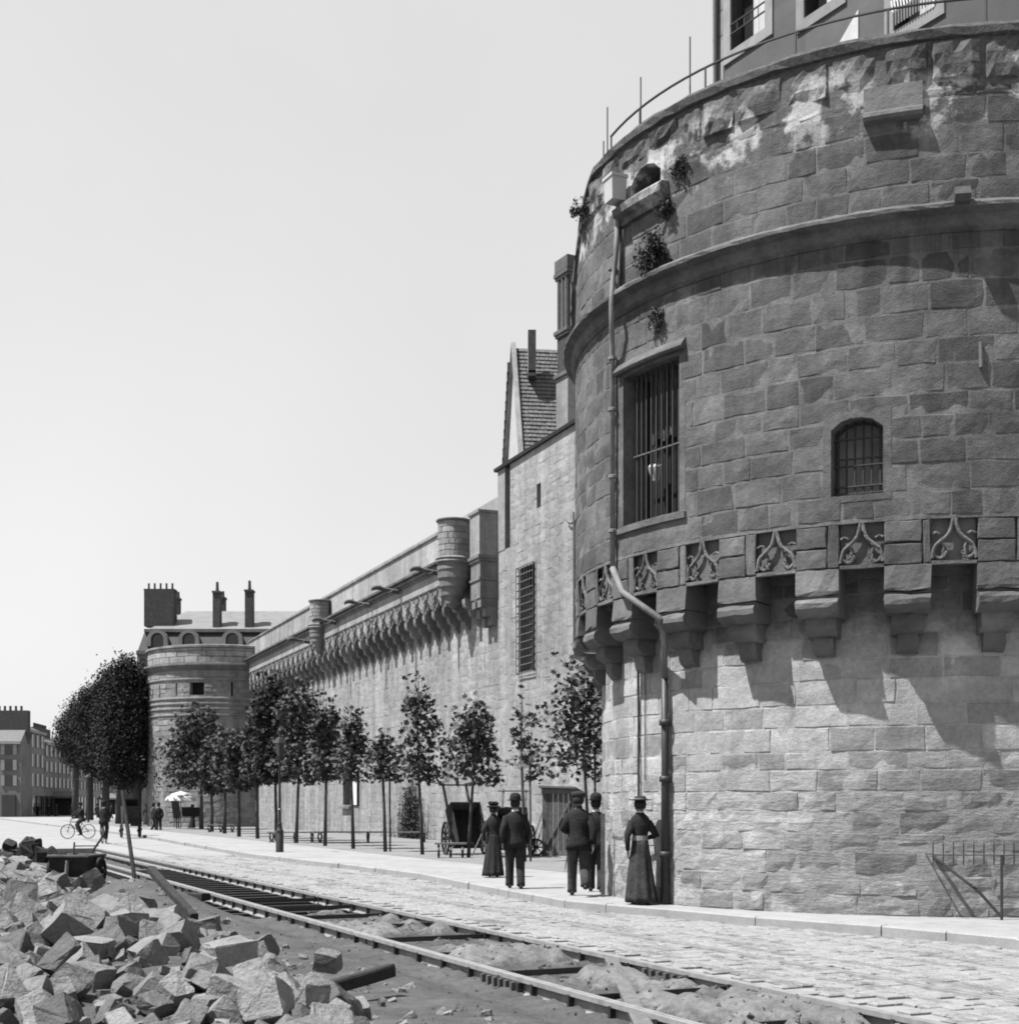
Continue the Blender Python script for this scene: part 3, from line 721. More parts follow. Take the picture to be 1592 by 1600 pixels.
# weeds on the tower
def weed(name, label, px, py, R, w, h, n, droop, seed, cat='plant', mat='weed'):
    r2 = random.Random(seed); a, z = tpix(px, py, R); o = thing(name, label, cat, TC + tp(a, R, z)); rt = Matrix.Rotation(R_(a), 3, 'Z')
    m = MB(); st = MB()
    for k in range(max(8, n // 45)):
        x = r2.gauss(0, w * .22); p = Vector((x, -.02, r2.uniform(-.1, .25) * h)); d = Vector((r2.gauss(0, .5), -.35, .5 if not droop else r2.gauss(.0, .5))); pts = [p.copy()]
        for j in range(9):
            d = (d + Vector((r2.gauss(0, .35), r2.gauss(0, .2), (-.32 if droop else -.05) + r2.gauss(0, .2)))).normalized(); q = p + d * h * .15
            q.y = min(q.y, -.015); q.y = max(q.y, -.24)
            for _ in range(5):
                l = p.lerp(q, r2.random()) + Vector((r2.gauss(0, .03), r2.gauss(0, .02), r2.gauss(0, .03))); add_leaf(m, l, r2.uniform(.025, .065), r2, 'plain')
            p = q; pts.append(p.copy())
        st.tube([rt @ v for v in pts], .006, 4)
    m.v = [tuple(rt @ Vector(v)) for v in m.v]
    tag(m.build('leaves', M[mat], o), kind='stuff'); st.build('stems', M[mat], o)
weed('wall_shrub', 'ragged shrub growing from the wall of the great tower above the string course', 1026, 385, RU, .22, .40, 2200, True, 1)
weed('wall_weed', 'dark tuft hanging below the gunport ledge on the tower', 1043, 318, RU, .13, .2, 500, True, 2)
weed('wall_weed', 'small dark tuft right of the gunport near the tower top', 1066, 255, RU, .08, .18, 400, True, 3)
weed('wall_weed', 'spiky tuft sticking out from the left edge of the tower', 918, 335, RU, .2, .3, 500, False, 4)
weed('wall_weed', 'thin tuft under the string course above the tall barred window', 1030, 490, RU, .13, .22, 300, True, 5)

# iron guard rail at the foot of the tower
gr = thing('guard_rail', 'low iron guard rail with short spikes at the foot of the great tower, far right', 'railing', TC)
RG = RL + .42
aa = [tpix(1446, 1333, RL)[0]] + [tpix(x, 1337, RG)[0] for x in (1470, 1500, 1530, 1560, 1592, 1640, 1700)]
m = MB(); m.tube([tp(aa[0], RL, 1.0)] + [tp(a, RG, 1.0) for a in aa[1:]], .012, 6); m.build('top_rail', M['rust'], gr)
for k in range(16):
    a = aa[1] - 1.0 + k * 1.3; m = MB(); m.tube([tp(a, RG, .86), tp(a, RG, 1.12), tp(a, RG, 1.19)], [.009, .009, .003], 6); m.build('spike', M['iron'], gr)
for x in (1565, 1690):
    a = tpix(x, 1400, RG)[0]; m = MB(); m.tube([tp(a, RG, .1), tp(a, RG, 1.0)], .02, 6); m.build('post', M['iron'], gr)
m = MB(); m.tube([tp(aa[1] - .6, RL, .95), tp(aa[3], RG - .1, .5), tp(tpix(1565, 1400, RG)[0], RG, .14)], .022, 6); m.build('brace', M['iron'], gr)

# ================================================================== HOUSE ON THE TOWER
hc = at(1115, 100, 27.2); hc.z = 12.28
hd = Vector((.645, -1, 0)).normalized(); hn = Vector((-hd.y, hd.x, 0)); hn = -hn if hn.dot(Vector((-1, -.6, 0))) < 0 else hn
mpH = lambda u, v, h: hd * u + hn * h + Vector((0, 0, v))
house = thing('rendered_house', 'grey rendered house with stone framed windows standing on top of the great tower', 'house', hc)
def hpix(px, py):
    # point of facade plane at pixel
    k = (px - CX) / F; # X=kY ; hc + hd*u
    u = (k * hc.y - hc.x) / (hd.x - k * hd.y); Y = hc.y + hd.y * u; return u, CH + (HY - py) / F * Y - hc.z
def prect(x0, x1, y0, y1):
    a = hpix(x0, y1); b = hpix(x1, y1); c = hpix((x0 + x1) / 2, y0); d = hpix((x0 + x1) / 2, y1); return (a[0], b[0], d[1], c[1])
hw = [prect(1143, 1197, -60, 62), prect(1258, 1310, -120, 12), prect(1398, 1462, -140, 30)]
m = MB(); core_patch(m, 0, 9.5, 0, 9, hw, mpH, 3, .3)
m.add([mpH(0, 0, 0), mpH(0, 9, 0), mpH(0, 9, -5), mpH(0, 0, -5)], [(0, 1, 2, 3)]); m.add([mpH(9.5, 0, 0), mpH(9.5, 9, 0), mpH(9.5, 9, -5), mpH(9.5, 0, -5)], [(0, 1, 2, 3)])
m.add([mpH(0, 0, -5), mpH(9.5, 0, -5), mpH(9.5, 9, -5), mpH(0, 9, -5)], [(0, 1, 2, 3)]); m.build('wall', M['plaster'], house)
m = MB(); m.add([mpH(-.3, 9, .3), mpH(9.8, 9, .3), mpH(9.8, 11.5, -2.5), mpH(-.3, 11.5, -2.5), mpH(-.3, 9, -5.3), mpH(9.8, 9, -5.3)], [(0, 1, 2, 3), (3, 2, 5, 4), (0, 3, 4), (1, 5, 2)]); m.build('roof', M['slate'], house)
for i in range(17):
    wq = .3 if i % 2 else .42
    if 0: pass
    m = MB(); z0 = i * .5; m.add([mpH(a, b, c) for a, b, c in ((0 - .015, z0 + .01, .015), (wq, z0 + .01, .015), (wq, z0 + .49, .015), (-.015, z0 + .49, .015), (-.015, z0 + .01, -.3), (-.015, z0 + .49, -.3), (wq, z0 + .01, -.01), (wq, z0 + .49, -.01))], [(0, 1, 2, 3), (0, 3, 5, 4), (1, 6, 7, 2)]); m.build('quoin', M['surround'], house)
for i, q in enumerate(hw):
    a, b, c, d = q; f = MB(); frame_strip(f, rectloop(a - .2, b + .2, c - .2, d + .2), rectloop(*q), mpH, .04, 0, -.28); wd = f.build('window', M['surround'], house)
    m = MB(); m.add([mpH(a, c, -.27), mpH(b, c, -.27), mpH(b, d, -.27), mpH(a, d, -.27)], [(0, 1, 2, 3)]); m.build('pane', M['glass'], wd)
    m = MB(); a2 = a + (b - a) * .42
    for k in range(5):
        x0 = a2 + (b - a2) * k / 5; m.add([mpH(x0, c + .02, -.2), mpH(x0 + (b - a2) / 10, c + .02, -.23), mpH(x0 + (b - a2) / 5, c + .02, -.2), mpH(x0 + (b - a2) / 5, d, -.2), mpH(x0 + (b - a2) / 10, d, -.23), mpH(x0, d, -.2)], [(0, 1, 4, 5), (1, 2, 3, 4)])
    m.build('net_curtain', M['white'], wd)
    m = MB()
    for v in (.32, .5): m.tube([mpH(a, c + v, .03), mpH(b, c + v, .03)], .018, 5)
    for k in range(6): u = a + (b - a) * k / 5; m.tube([mpH(u, c + .3, .03), mpH(u, c + .5, .03)], .01, 5)
    if i == 2:
        for k in range(14): u = a + (b - a) * (k + .5) / 14; m.tube([mpH(u, c + .05, .08), mpH(u + .05, c + .25, .14), mpH(u - .04, c + .5, .08)], .014, 5)
    m.build('balustrade', M['white'] if i == 2 else M['iron'], wd)
m = MB(); m.tube([mpH(.16, 0, .08), mpH(.16, 9, .08)], .045, 8); m.build('drainpipe', M['iron'], house)
a = prect(1300, 1342, 50, 66); m = MB(); m.add([mpH(a[0], a[2] - .1, .02), mpH(a[1], a[2] - .1, .02), mpH(a[1], a[3] + .25, .02)], [(0, 1, 2)])
m.add([mpH(a[0], a[2] - .1, -.01), mpH(a[1], a[2] - .1, -.01), mpH(a[1], a[3] + .25, -.01)], [(0, 1, 2)]); m.build('patch_of_whitewash', M['pale'], house)

# ================================================================== CURTAIN WALL
KW = 2.21e-5; VPX = -60.0
def wD(px): return 1 / (KW * (px - VPX))
W0 = Vector(((897 - CX) / F * wD(897), wD(897), 0)); ew = Vector(((VPX - CX) / F, 1, 0)); EWY = 1 / ew.length; ew.normalize(); nw = Vector((-ew.y, ew.x, 0))
mpW = lambda u, v, h: ew * u + nw * h + Vector((0, 0, v))
def wu(px, h=0.0):
    # u of the wall plane offset by h seen at px
    k = (px - CX) / F; Y0 = W0.y + nw.y * h; X0 = W0.x + nw.x * h
    return (k * Y0 - X0) / (ew.x - k * ew.y)
def wz(px, py, h=0.0):
    u = wu(px, h); Y = W0.y + nw.y * h + ew.y * u; return CH + (HY - py) / F * Y
cw = thing('curtain_wall', 'long pale castle curtain wall with a corbelled parapet and gargoyles behind the young trees', 'castle wall', W0)
UE = wu(395); US = wu(771)
cage = (wu(836.5), wu(812.5), wz(825, 1050), wz(825, 884)); slit = (wu(845), wu(838.5), wz(842, 794), wz(842, 755)); bwin = (wu(549), wu(537), wz(543, 1258), wz(543, 1205))
PJ = .75
holesW = [cage, slit, bwin]
zc0, zc1 = wz(660, 940), wz(660, 919); ztop = wz(682, 840.5)
print('wall z', zc0, zc1, ztop, 'UE', UE, 'US', US, cage, bwin)
upz0, upz1 = wz(797, 722), wz(895, 667)
ztall = (upz0 + upz1) / 2
utall = wu(797)
mb = MB(); core_patch(mb, -20, utall, 0, ztall, [cage, slit], mpW, 3, .5); core_patch(mb, utall, UE + 1, 0, zc1, [bwin], mpW, 3, .5)
mb.add([mpW(-20, ztall, 0), mpW(utall, ztall, 0), mpW(utall, ztall, -1.6), mpW(-20, ztall, -1.6)], [(0, 1, 2, 3)])
mb.add([mpW(utall, 0, 0), mpW(utall, ztall, 0), mpW(utall, ztall, -1.6), mpW(utall, 0, -1.6)], [(0, 1, 2, 3)])
mb.add([mpW(UE + 1, 0, 0), mpW(UE + 1, zc1, 0), mpW(UE + 1, zc1, -1.6), mpW(UE + 1, 0, -1.6)], [(0, 1, 2, 3)])
mb.add([mpW(-20, 0, -1.6), mpW(UE + 1, 0, -1.6), mpW(UE + 1, ztall, -1.6), mpW(-20, ztall, -1.6)], [(0, 1, 2, 3)])
mb.build('core_wall', M['cmortar'], cw)
rg = random.Random(21)
ls = courses(-2.0, utall - .02, .1, ztall - .25, (.28, .38), (.45, .95), [cage, slit], rg) + courses(utall + .3, UE + .5, .1, 10.9, (.28, .38), (.5, 1.1), [bwin], rg)
def scW(s):
    u = (s[0] + s[1]) / 2; p = W0 + ew * u; x = CX + F * p.x / p.y
    if x > 897: return 0
    if u > utall and s[3] > 9.6: return 0
    return (s[1] - s[0]) * (s[3] - s[2]) / p.y ** 3
lay_stones(ls, mpW, rg, M['curtain'], cw, scW, 290, proud=.008, gap=.009, ch=.012, rough=.005, nu=3, nv=3)
print('curtain stones', len(ls))
# cap of the tall part
m = MB(); m.sweep([(-1.7, ztall - .02), (.12, ztall - .02), (.14, ztall + .1), (-1.0, ztall + .35), (-1.7, ztall + .35)], [(lambda h, z, u=u: mpW(u, z, h)) for u in (-20, wu(776))]); m.build('coping', M['dwood'], cw)
# left end pilaster of the tall part
ua, ub = wu(788), wu(778.5); zp = zc1
m = MB(); m.add([mpW(u, z, h) for u in (ua - .1, ub) for z in (zp, ztall - .02) for h in (-1.2, .02)], [(0, 1, 3, 2), (4, 6, 7, 5), (0, 4, 5, 1), (2, 3, 7, 6), (1, 5, 7, 3), (0, 2, 6, 4)]); m.build('end_pilaster', M['curtain'], cw)
# gutter cornice, frieze, parapet
zf = zc0; sB = [wu(734, .3), wu(684, .3)]
UA = wu(740, PJ); UG = wu(707, PJ)
path = lambda a, b, k=2: [(lambda h, z, u=u: mpW(u, z, h)) for u in [a + (b - a) * i / k for i in range(k + 1)]]
m = MB(); m.sweep([(-.1, zf), (PJ - .05, zf), (PJ - .05, zc1 - .02), (-.1, zc1 - .02)], path(UG, UE)); m.build('plain_frieze', M['parapet'], cw)
m = MB(); m.sweep([(-.1, zf - .03), (PJ - .01, zf - .03), (PJ + .01, zf + .03), (PJ - .05, zf + .08), (-.1, zf + .08)], path(UG, UE)); m.build('lower_moulding', M['trim'], cw)
m = MB(); m.sweep([(-.1, zc1 - .02), (PJ + .0, zc1 - .02), (PJ + .03, zc1 + .1), (PJ + .15, zc1 + .1), (PJ + .17, zc1 + .17), (PJ + .08, zc1 + .17), (PJ + .08, zc1 + .27), (PJ + .26, zc1 + .27), (PJ + .28, zc1 + .36), (.1, zc1 + .44), (-.1, zc1 + .44)], path(UG, UE)); m.build('gutter_cornice', M['gutter'], cw)
L = UE - UG; npan = 14
for i in range(npan):
    a = UG + L * i / npan; b = UG + L * (i + 1) / npan; m = MB()
    m.sweep([(-.05, zc1 + .42), (.28, zc1 + .42), (.26, ztop - .1), (-.05, ztop - .1)], path(a + .008, b - .008, 1)); m.build('parapet_panel', M['parapet'], cw)
    m = MB(); m.sweep([(-.12, ztop - .1), (.34, ztop - .1), (.34, ztop - .03), (.11, ztop + .02), (-.12, ztop - .03)], path(a + .01, b - .01, 1)); m.build('coping_stone', M['trim'], cw)
# corbels and little arches
CS = 1.3; nco = int((UE - UA) / CS)
ZA = 1.0
def ccorb():
    m = MB(); w = .17
    def ex(prof, w): m.sweep(prof, [(lambda h, z, u=u: mpW(u, z, h)) for u in (-w, w)])
    a = zf - ZA
    ex([(-.05, a + .02), (-.05, a - .36), (PJ - .15, a - .36), (PJ - .05, a - .3), (PJ - .01, a - .18), (PJ, a + .02)], w)
    ex([(-.05, a - .35), (-.05, a - .70), (PJ - .42, a - .70), (PJ - .30, a - .64), (PJ - .24, a - .5), (PJ - .23, a - .35)], w * .93)
    ex([(-.05, a - .69), (-.05, a - 1.06), (.04, a - 1.06), (.14, a - .98), (.24, a - .85), (.26, a - .69)], w * .86)
    return m.mesh('corbel', M['trim'])
def carch():
    m = MB(); w = CS / 2; top = zf - .02; lo = zf - ZA + .0
    def col(x):
        k = abs(x) / (w - .17)
        if k >= 1: return lo
        return lo + .20 * math.sqrt(max(0, 1 - k ** 2)) + .24 * max(0, 1 - abs(x) / .2)
    xs = [-w + 2 * w * i / 26 for i in range(27)]; vs = []
    for x in xs: vs += [mpW(x, col(x), PJ - .06), mpW(x, top, PJ - .06), mpW(x, col(x), PJ - .22), mpW(x, top, PJ - .22)]
    fs = []
    for i in range(26):
        a = 4 * i; b = a + 4; fs += [(a, b, b + 1, a + 1), (a + 2, a + 3, b + 3, b + 2), (a, a + 2, b + 2, b)]
    m.add(vs, fs); H = PJ - .04
    for s in (-1, 1):
        m.tube([mpW(s * w * .98, lo + .05, H), mpW(s * w * .82, lo + .42, H), mpW(s * w * .4, lo + .62, H), mpW(0, zf - .06, H)], .032, 5)
        m.tube([mpW(s * w * .62, lo + .14, H), mpW(s * w * .56, lo + .32, H), mpW(s * w * .3, lo + .42, H), mpW(s * .1, lo + .5, H)], .028, 5)
        m.tube([mpW(s * w * .95, zf - .42, H), mpW(s * w * .7, zf - .3, H), mpW(s * w * .8, zf - .12, H)], .026, 5)
    return m.mesh('arch_panel', M['trim'])
cm, am = ccorb(), carch()
for i in range(nco + 1):
    u = UA - .1 + i * CS; link('corbel', cm, cw, loc=ew * u)
    if u > UG - CS: link('arch_panel', am, cw, loc=ew * (u + CS / 2))
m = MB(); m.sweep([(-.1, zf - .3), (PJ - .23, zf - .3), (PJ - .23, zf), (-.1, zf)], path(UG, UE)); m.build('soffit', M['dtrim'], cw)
# gargoyles
def gargoyle():
    m = MB(); m.tube([(0, 0, 0), (0, .35, .02), (0, .75, .06), (0, 1.05, .10), (0, 1.22, .06), (0, 1.32, .0)], [.12, .11, .09, .11, .10, .05], 8)
    for s in (-1, 1):
        m.tube([(s * .05, .95, .15), (s * .09, .9, .24)], [.03, .01], 5); m.tube([(s * .08, .3, .08), (s * .12, .45, -.06), (s * .08, .6, -.1)], [.045, .035, .02], 5)
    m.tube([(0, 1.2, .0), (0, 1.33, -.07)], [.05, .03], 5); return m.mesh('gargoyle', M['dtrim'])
gm = gargoyle(); rz_ = math.atan2(-nw.x, nw.y)
for x, y in ((483, 1005), (524, 975), (577, 948), (622, 927), (686, 898)):
    u = wu(x, PJ + .1); link('gargoyle', gm, cw, loc=ew * u + nw * (PJ + .05) + Vector((0, 0, wz(x, y, PJ) - .0)), rot=(R_(3), 0, rz_))
# caged window
wd = MB(); frame_strip(wd, rectloop(cage[0] - .12, cage[1] + .12, cage[2] - .12, cage[3] + .12), rectloop(*cage), mpW, .02, -.02, -.4); wd = wd.build('caged_window', M['curtain'], cw)
m = MB(); a, b, c, d = cage; m.add([mpW(a, c, -.38), mpW(b, c, -.38), mpW(b, d, -.38), mpW(a, d, -.38)], [(0, 1, 2, 3)]); m.build('pane', M['dark'], wd)
cj = .14
for k in range(15):
    v = c + (d - c) * k / 14; m = MB(); m.tube([mpW(a - .06, v, 0), mpW(a - .06, v, cj), mpW(b + .06, v, cj), mpW(b + .06, v, 0)], .022, 4); m.build('cage_bar', M['rust'], wd)
for k in range(7):
    u = a - .06 + (b - a + .12) * k / 6; m = MB(); m.tube([mpW(u, c - .05, 0 if k in (0, 6) else .1), mpW(u, c - .02, cj), mpW(u, d, cj), mpW(u, d + .05, .1)], .016, 4); m.build('cage_bar', M['rust'], wd)
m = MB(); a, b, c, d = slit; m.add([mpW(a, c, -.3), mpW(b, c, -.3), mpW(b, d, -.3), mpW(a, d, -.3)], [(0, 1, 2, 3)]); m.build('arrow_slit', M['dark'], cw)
# ground floor window with sill and open shutter
a, b, c, d = bwin
f = MB(); frame_strip(f, rectloop(a - .15, b + .15, c - .1, d + .15), rectloop(*bwin), mpW, .03, -.02, -.4); wd = f.build('low_window', M['trim'], cw)
m = MB(); m.add([mpW(a, c, -.3), mpW(b, c, -.3), mpW(b, d, -.3), mpW(a, d, -.3)], [(0, 1, 2, 3)]); m.build('pane', M['dark'], wd)
m = MB(); m.sweep([(-.05, c - .22), (.2, c - .2), (.22, c - .06), (-.05, c - .04)], path(a - .25, b + .25, 1)); m.build('window_sill', M['trim'], wd)
m = MB(); m.sweep([(.04, c), (.09, c), (.09, d), (.04, d)], path(a - 1.5, a - .2, 1)); m.build('open_shutter', M['white'], wd)
m = MB(); m.sweep([(.02, c - .06), (.12, c - .06), (.12, d), (.02, d)], path(a - 1.62, a - 1.5, 1)); m.build('shutter_edge', M['dwood'], wd)

# bartizans
def bartizan(px0, px1, name, label, ytop, ybelt, ybot, stones=True):
    uc = (wu(px0, .8) + wu(px1, .8)) / 2; base = W0 + ew * uc + nw * .8; r = (px1 - px0) / F * base.y / 2 * .97
    z = lambda y: CH + (HY - y) / F * base.y
    o = thing(name, label, 'turret', base)
    zt, zb, zl = z(ytop), z(ybelt), z(ybot)
    m = MB(); m.lathe([(r - .03, zb), (r - .03, zt - .1)], n=28); m.build('core_wall', M['cmortar'], o)
    mp = lambda u, v, h: Vector(((r - .02 + h) * math.sin(u / r), -(r - .02 + h) * math.cos(u / r), v))
    r3 = random.Random(int(px0)); nc = 6; ch_ = (zt - .12 - zb) / nc
    for j in range(nc):
        ns_ = 7; off = r3.random()
        for k in range(ns_):
            a0 = (k + off + (j % 2) * .5) / ns_ * 2 * PI * r; a1 = a0 + 2 * PI * r / ns_
            m = MB(); stone_geo(m, a0, a1, zb + j * ch_, zb + (j + 1) * ch_, mp, r3, proud=.02, gap=.008, ch=.01, rough=.004, nu=4, nv=2); m.build('stone', M['parapet'], o)
    m = MB(); m.lathe([(r, zt - .12), (r + .07, zt - .1), (r + .08, zt - .03), (r - .05, zt), (.01, zt + .02)], n=28); m.build('cap', M['trim'], o, True)
    m = MB(); m.lathe([(r - .05, zb + .02), (r + .03, zb), (r + .1, zb - .06), (r + .06, zb - .14), (r + .1, zb - .2), (r + .02, zb - .26), (r - .0, zb - .28)], n=28); m.build('belt_moulding', M['trim'], o)
    h = zb - .28 - zl; pr = [(r, zb - .28)]
    for k in range(5):
        f0 = (k + 1) / 5; rr = r * (1.06, 1.0, .88, .7, .5)[k]; r_n = r * (1.0, .9, .74, .54, .3)[k]
        pr += [(rr, zb - .28 - h * (f0 - .06)), (max(r_n, .12), zb - .28 - h * f0)]
    pr += [(.05, zl - .1)]
    m = MB(); m.lathe(pr, n=28); m.build('corbelled_base', M['trim'], o)
    return o
bartizan(684, 734, 'bartizan', 'larger round corbelled turret at the near end of the curtain wall parapet', 812, 872, 948)
bartizan(484, 517, 'bartizan', 'smaller round corbelled turret halfway along the curtain wall parapet', 938, 976, 1020)
# square turret
ua, ub = wu(752, .7), wu(737, .7); sqz = lambda y: CH + (HY - y) / F * (W0 + ew * ua).y
o = thing('square_turret', 'square stone turret with mouldings beside the larger round turret on the wall', 'turret', W0 + ew * ua)
ln = ub - ua; zz = [sqz(798), sqz(868), sqz(885), sqz(905), sqz(935), sqz(962)]
mpQ = lambda u, v, h: ew * u + nw * h + Vector((0, 0, v))
def blk(m, u0, u1, h1, v0, v1): m.add([mpQ(u, v, h) for u in (u0, u1) for v in (v0, v1) for h in (-.1, h1)], [(0, 1, 3, 2), (4, 6, 7, 5), (0, 4, 5, 1), (2, 3, 7, 6), (1, 5, 7, 3), (0, 2, 6, 4)])
m = MB(); blk(m, 0, ln, .78, zz[1], zz[0] - .1); m.build('upper_block', M['parapet'], o)
m = MB(); blk(m, -.05, ln + .05, .84, zz[0] - .1, zz[0]); m.build('cap', M['trim'], o)
m = MB(); blk(m, -.06, ln + .06, .85, zz[1] - .12, zz[1]); blk(m, -.02, ln + .02, .80, zz[1] - .24, zz[1] - .122); m.build('belt_moulding', M['trim'], o)
m = MB(); blk(m, .02, ln, .74, zz[4], zz[1] - .242); m.build('lower_block', M['trim'], o)
m = MB(); blk(m, -.02, ln + .03, .79, zz[3] - .05, zz[3] + .05); m.build('band', M['trim'], o)
for k, (p_, a_, b_) in enumerate(((.70, 0, .35), (.5, .35, .7), (.28, .7, 1.05))):
    m = MB(); blk(m, .04, .44, p_, zz[4] - b_, zz[4] - a_ - .002); blk(m, ln - .42, ln - .02, p_, zz[4] - b_, zz[4] - a_ - .002); m.build('corbel', M['trim'], o)
m = MB(); blk(m, .4, ln - .4, .5, zz[4] - .3, zz[4] - .002); m.build('arch_panel', M['trim'], o)

# hook and pipe at the tower joint
hk = thing('iron_hook_pipe', 'thin pipe with a curled hook where the curtain wall meets the great tower', 'pipe', W0)
m = MB(); hx = lambda x, y: mpW(wu(x, .1), wz(x, y, .1), .1)
m.tube([hx(896, 800), hx(896, 815), hx(893, 818), hx(888, 817), hx(884.5, 812)], .03, 6); m.build('hook', M['iron'], hk)
m = MB(); m.tube([hx(897, 812), hx(897, 860), hx(897, 1010)], .05, 6); m.build('pipe', M['rust'], hk)

# gable building, chimney turret behind the wall
gp0 = at(820, 705, 61); gp1 = at(789, 705, 67.5); zb0 = 10; ap = at(807, 541, 64)
gb = thing('gabled_building', 'steep tiled roof with a pale narrow gable rising behind the curtain wall', 'building')
rd = Vector((gp1.y - gp0.y, -(gp1.x - gp0.x), 0)).normalized() * 9
e0 = Vector((gp0.x, gp0.y, 16.0)); e1 = Vector((gp1.x, gp1.y, 16.0)); ap = Vector(((e0.x + e1.x) / 2 + .0, (e0.y + e1.y) / 2, ap.z))
m = MB(); m.add([e0, e1, ap, e0 - Vector((0, 0, 12)), e1 - Vector((0, 0, 12)), e0 + rd, e0 + rd - Vector((0, 0, 12))], [(0, 1, 2), (0, 3, 4, 1), (0, 5, 6, 3)]); m.build('wall', M['pale'], gb)
sh = (ap - e0); nrow = 34
back = MB(); back.add([e1, e1 + rd, ap + rd, ap], [(0, 1, 2, 3)]); back.add([e0, e0 + rd, ap + rd, ap], [(0, 1, 2, 3)]); rf = back.build('roof', M['slate'], gb)
nrm = rd.normalized().cross(sh.normalized()); nrm = -nrm if nrm.y > 0 else nrm
m = MB(); r2 = random.Random(2)
for j in range(nrow):
    k0 = j / nrow; k1 = (j + 1.15) / nrow; x = 0
    while x < 1:
        dx = .022 * r2.uniform(.8, 1.3); x1 = min(x + dx, 1); up = r2.uniform(.02, .05)
        a = e0 + sh * k0 + rd * (x + .001) + nrm * (up + .03); b = e0 + sh * k0 + rd * (x1 - .001) + nrm * (up + .03); c = e0 + sh * min(k1, 1) + rd * (x1 - .001) + nrm * .01; d = e0 + sh * min(k1, 1) + rd * (x + .001) + nrm * .01
        m.add([a, b, c, d, a - nrm * .03, b - nrm * .03], [(0, 1, 2, 3), (0, 4, 5, 1)]); x = x1
tag(m.build('roof_slates', M['slate'], rf), kind='stuff')
for (p, q, nme) in ((e0, ap, 'verge'), (e1, ap, 'verge')):
    m = MB(); m.tube([p - (q - p) * .0 + Vector((-.1, 0, .1)), q + Vector((-.05, 0, .2))], .16, 4); m.build(nme, M['curtain'], gb)
m = MB()
for k in range(16): p = e1 + (ap - e1) * (k / 15 * .86) + Vector((-.12, .2, .25)); m.box(p, (.3, .4, .45))
m.build('stepped_verge', M['brick'], gb)
c1 = at(831, 558, 63.2); m = MB(); m.box(c1 + Vector((0, 0, .1)), (.36, .7, 2.1)); ch1 = m.build('chimney', M['brick'], gb)
m = MB(); m.box(c1 + Vector((0, 0, .62)), (.34, .64, .16)); m.box(c1 + Vector((0, 0, -.75)), (.4, .7, .1)); m.box(c1 + Vector((-.16, -.05, -.2)), (.06, .5, 1.0)); m.build('chimney_band', M['white'], ch1)
tt = at(893, 672, 58); base = Vector((tt.x, tt.y, 0)); ztt = CH + (HY - 408) / F * 58; s = 58 / F
o = thing('chimney_turret', 'tall dark carved chimney turret rising behind the wall beside the great tower', 'turret', base)
z = lambda y: CH + (HY - y) / F * 58
def ngon(r, zz, n=8): return [Vector((r * math.cos(2 * PI * k / n + PI / 8), r * math.sin(2 * PI * k / n + PI / 8), zz)) for k in range(n)]
m = MB(); m.box((0, 0, z(590) / 2 + 4), (.95, .95, z(590) - 8), Matrix.Rotation(.5, 3, 'Z')); m.build('shaft', M['curtain'], o)
m = MB(); m.box((0, 0, (z(590) + z(430)) / 2), (.88, .88, z(430) - z(590)), Matrix.Rotation(.5, 3, 'Z')); m.build('panelled_shaft', M['brick'], o)
for y in (430, 520, 588):
    m = MB(); m.box((0, 0, z(y)), (1.12, 1.12, .16), Matrix.Rotation(.5, 3, 'Z')); m.box((0, 0, z(y) - .14), (1.02, 1.02, .12), Matrix.Rotation(.5, 3, 'Z')); m.build('moulding', M['dtrim'], o)
m = MB(); m.box((0, 0, z(416)), (1.05, 1.05, z(408) - z(427)), Matrix.Rotation(.5, 3, 'Z')); m.build('cap', M['dtrim'], o)
rt = Matrix.Rotation(.5, 3, 'Z')
for k in range(4):
    for s_ in (-.3, 0, .3):
        q = Matrix.Rotation(.5 + k * PI / 2, 3, 'Z') @ Vector((s_, -.46, 0)); m = MB(); m.tube([q + Vector((0, 0, z(516))), q + Vector((0, 0, z(436)))], .045, 5); m.build('pilaster', M['trim'], o)

# ================================================================== FAR ROUND TOWER
FC = Vector(((350 - CX) / F * 102, 102, 0)); FR = 5.5
ft = thing('far_round_tower', 'smaller round tower with a parapet band at the far end of the curtain wall', 'tower', FC)
fz = lambda y, D=97: CH + (HY - y) / F * D
mpF = lambda u, v, h: Vector(((FR + h) * math.sin(u / FR), -(FR + h) * math.cos(u / FR), v))
def fa(px, R=FR):
    k = (px - CX) / F; a = k * k + 1; b = -2 * (k * FC.x + FC.y); c = FC.x ** 2 + FC.y ** 2 - R * R
    D = (-b - math.sqrt(max(0, b * b - 4 * a * c))) / (2 * a); return math.atan2(k * D - FC.x, -(D - FC.y)) * FR
zt, zk = fz(1007), fz(1041)
fh = [(fa(297), fa(319), fz(1087), fz(1067)), (fa(275), fa(277), fz(1087), fz(1068)), (fa(249), fa(250.5), fz(1088), fz(1069)), (fa(361), fa(364), fz(1088), fz(1066))]
m = MB(); core_patch(m, -9.6, 9.6, 0, zk, fh, mpF, .5, .5); m.lathe([(FR - .25, zk), (FR - .25, zt - .1)], n=48); m.lathe([(FR - .1, zt - .12), (.1, zt - .12)], n=32)
m.build('core_wall', M['fartower'], ft)
rg = random.Random(31); lf = courses(-9.6, 9.6, .1, zk - .5, (.32, .42), (.5, .9), fh, rg)
lay_stones(lf, mpF, rg, M['fartower'], ft, lambda s: 0, 0, proud=.03, gap=.015, ch=.02, rough=.012, nu=2, nv=2)
lf = courses(-9.6, 9.6, zk + .22, zt - .25, (.4, .5), (.9, 1.4), [], rg)
mpF2 = lambda u, v, h: mpF(u, v, h - .02)
